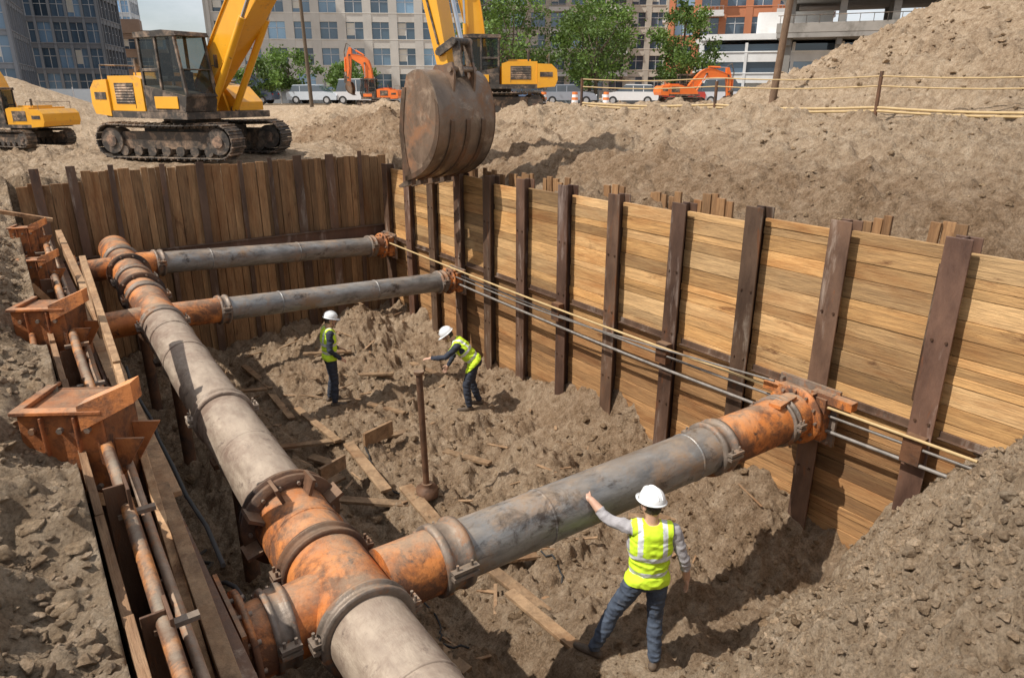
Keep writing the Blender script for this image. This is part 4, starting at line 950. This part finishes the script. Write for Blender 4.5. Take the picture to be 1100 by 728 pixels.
person('construction_worker',(4.22,11.7,-5.52),(.80,-.12),1.0,dict(
 pel=(0,0,.94),neck=(0,.02,1.47),head=(0,.065,1.63),hf=(.1,1,-.25),shL=(-.19,0,1.42),shR=(.19,0,1.42),
 elL=(-.25,.0,1.14),wrL=(-.15,.20,1.02),elR=(.25,-.04,1.14),wrR=(.22,.14,.95),
 hpL=(-.09,0,.92),hpR=(.09,0,.92),knL=(-.12,.05,.50),anL=(-.13,-.03,.09),toeL=(-.18,.2,0),knR=(.11,.03,.50),anR=(.14,.0,.09),toeR=(.2,.2,0),
 hdL=(.4,1,-.3),hnL=(.6,0,-.8),thL=(0,0,1),hdR=(-.2,.8,-.6),hnR=(-.6,0,-.8),thR=(0,0,1)),'long',M_navy)
person('construction_worker',(6.19,10.07,-5.52),(-.816,.50),1.0,dict(
 pel=(0,-.10,.93),neck=(0,.26,1.32),head=(0,.37,1.43),hf=(0,.8,-.6),shL=(-.19,.21,1.27),shR=(.19,.20,1.27),
 elL=(-.22,.42,1.08),wrL=(-.12,.66,1.04),elR=(.24,.26,.99),wrR=(.17,.38,.79),
 hpL=(-.09,-.09,.91),hpR=(.09,-.09,.91),knL=(-.12,.06,.50),anL=(-.13,.02,.09),toeL=(-.16,.3,0),knR=(.11,-.03,.50),anR=(.13,-.16,.09),toeR=(.17,.1,0),
 hdL=(.1,1,-.1),hnL=(0,-.1,-1),thL=(1,0,0),hdR=(-.1,.5,-.8),hnR=(-1,0,0),thR=(0,1,0)),'long',M_navy)
# ------------------------------------------------------------------ light
az=V((-.95,.22,0)).normalized(); el_=math.radians(53)
sd=V((az.x*math.cos(el_),az.y*math.cos(el_),math.sin(el_)))
sun=bpy.data.lights.new('sun','SUN'); sun.energy=5.0; sun.angle=math.radians(.5); sun.color=(1,.96,.90)
so=bpy.data.objects.new('sun',sun); scene.collection.objects.link(so); so.rotation_euler=sd.to_track_quat('Z','Y').to_euler()
w=bpy.data.worlds.new('World'); scene.world=w; w.use_nodes=True; nt=w.node_tree; L=nt.links.new
sky=nt.nodes.new('ShaderNodeTexSky'); sky.sky_type='NISHITA'; sky.sun_disc=False; sky.sun_elevation=el_; sky.sun_rotation=math.atan2(sd.x,sd.y); sky.dust_density=2.0
tc=nt.nodes.new('ShaderNodeTexCoord'); mpn=nt.nodes.new('ShaderNodeMapping'); mpn.inputs['Scale'].default_value=(1,1,2.5); L(tc.outputs['Generated'],mpn.inputs[0])
nz=nd(nt,'ShaderNodeTexNoise',i_Scale=2.2,i_Detail=8.,i_Roughness=.6); L(mpn.outputs[0],nz.inputs['Vector'])
cf=ramp(nt,nz.outputs[0],[(.38,.25),(.6,.9)])
skc=mixc(nt,'MIX',cf,sky.outputs[0],(6.9,7.1,7.4))
L(skc,nt.nodes['Background'].inputs[0]); nt.nodes['Background'].inputs[1].default_value=.13
cam=bpy.data.cameras.new('camera'); cam.lens=24.8; cam.clip_end=3000; cam.clip_start=.05; co_=bpy.data.objects.new('camera',cam); scene.collection.objects.link(co_)
co_.location=(0,0,0); co_.rotation_euler=(math.radians(90-19.5),0,math.radians(-35.3)); scene.camera=co_
scene.view_settings.view_transform='Standard'; scene.view_settings.look='None'; scene.view_settings.exposure=0
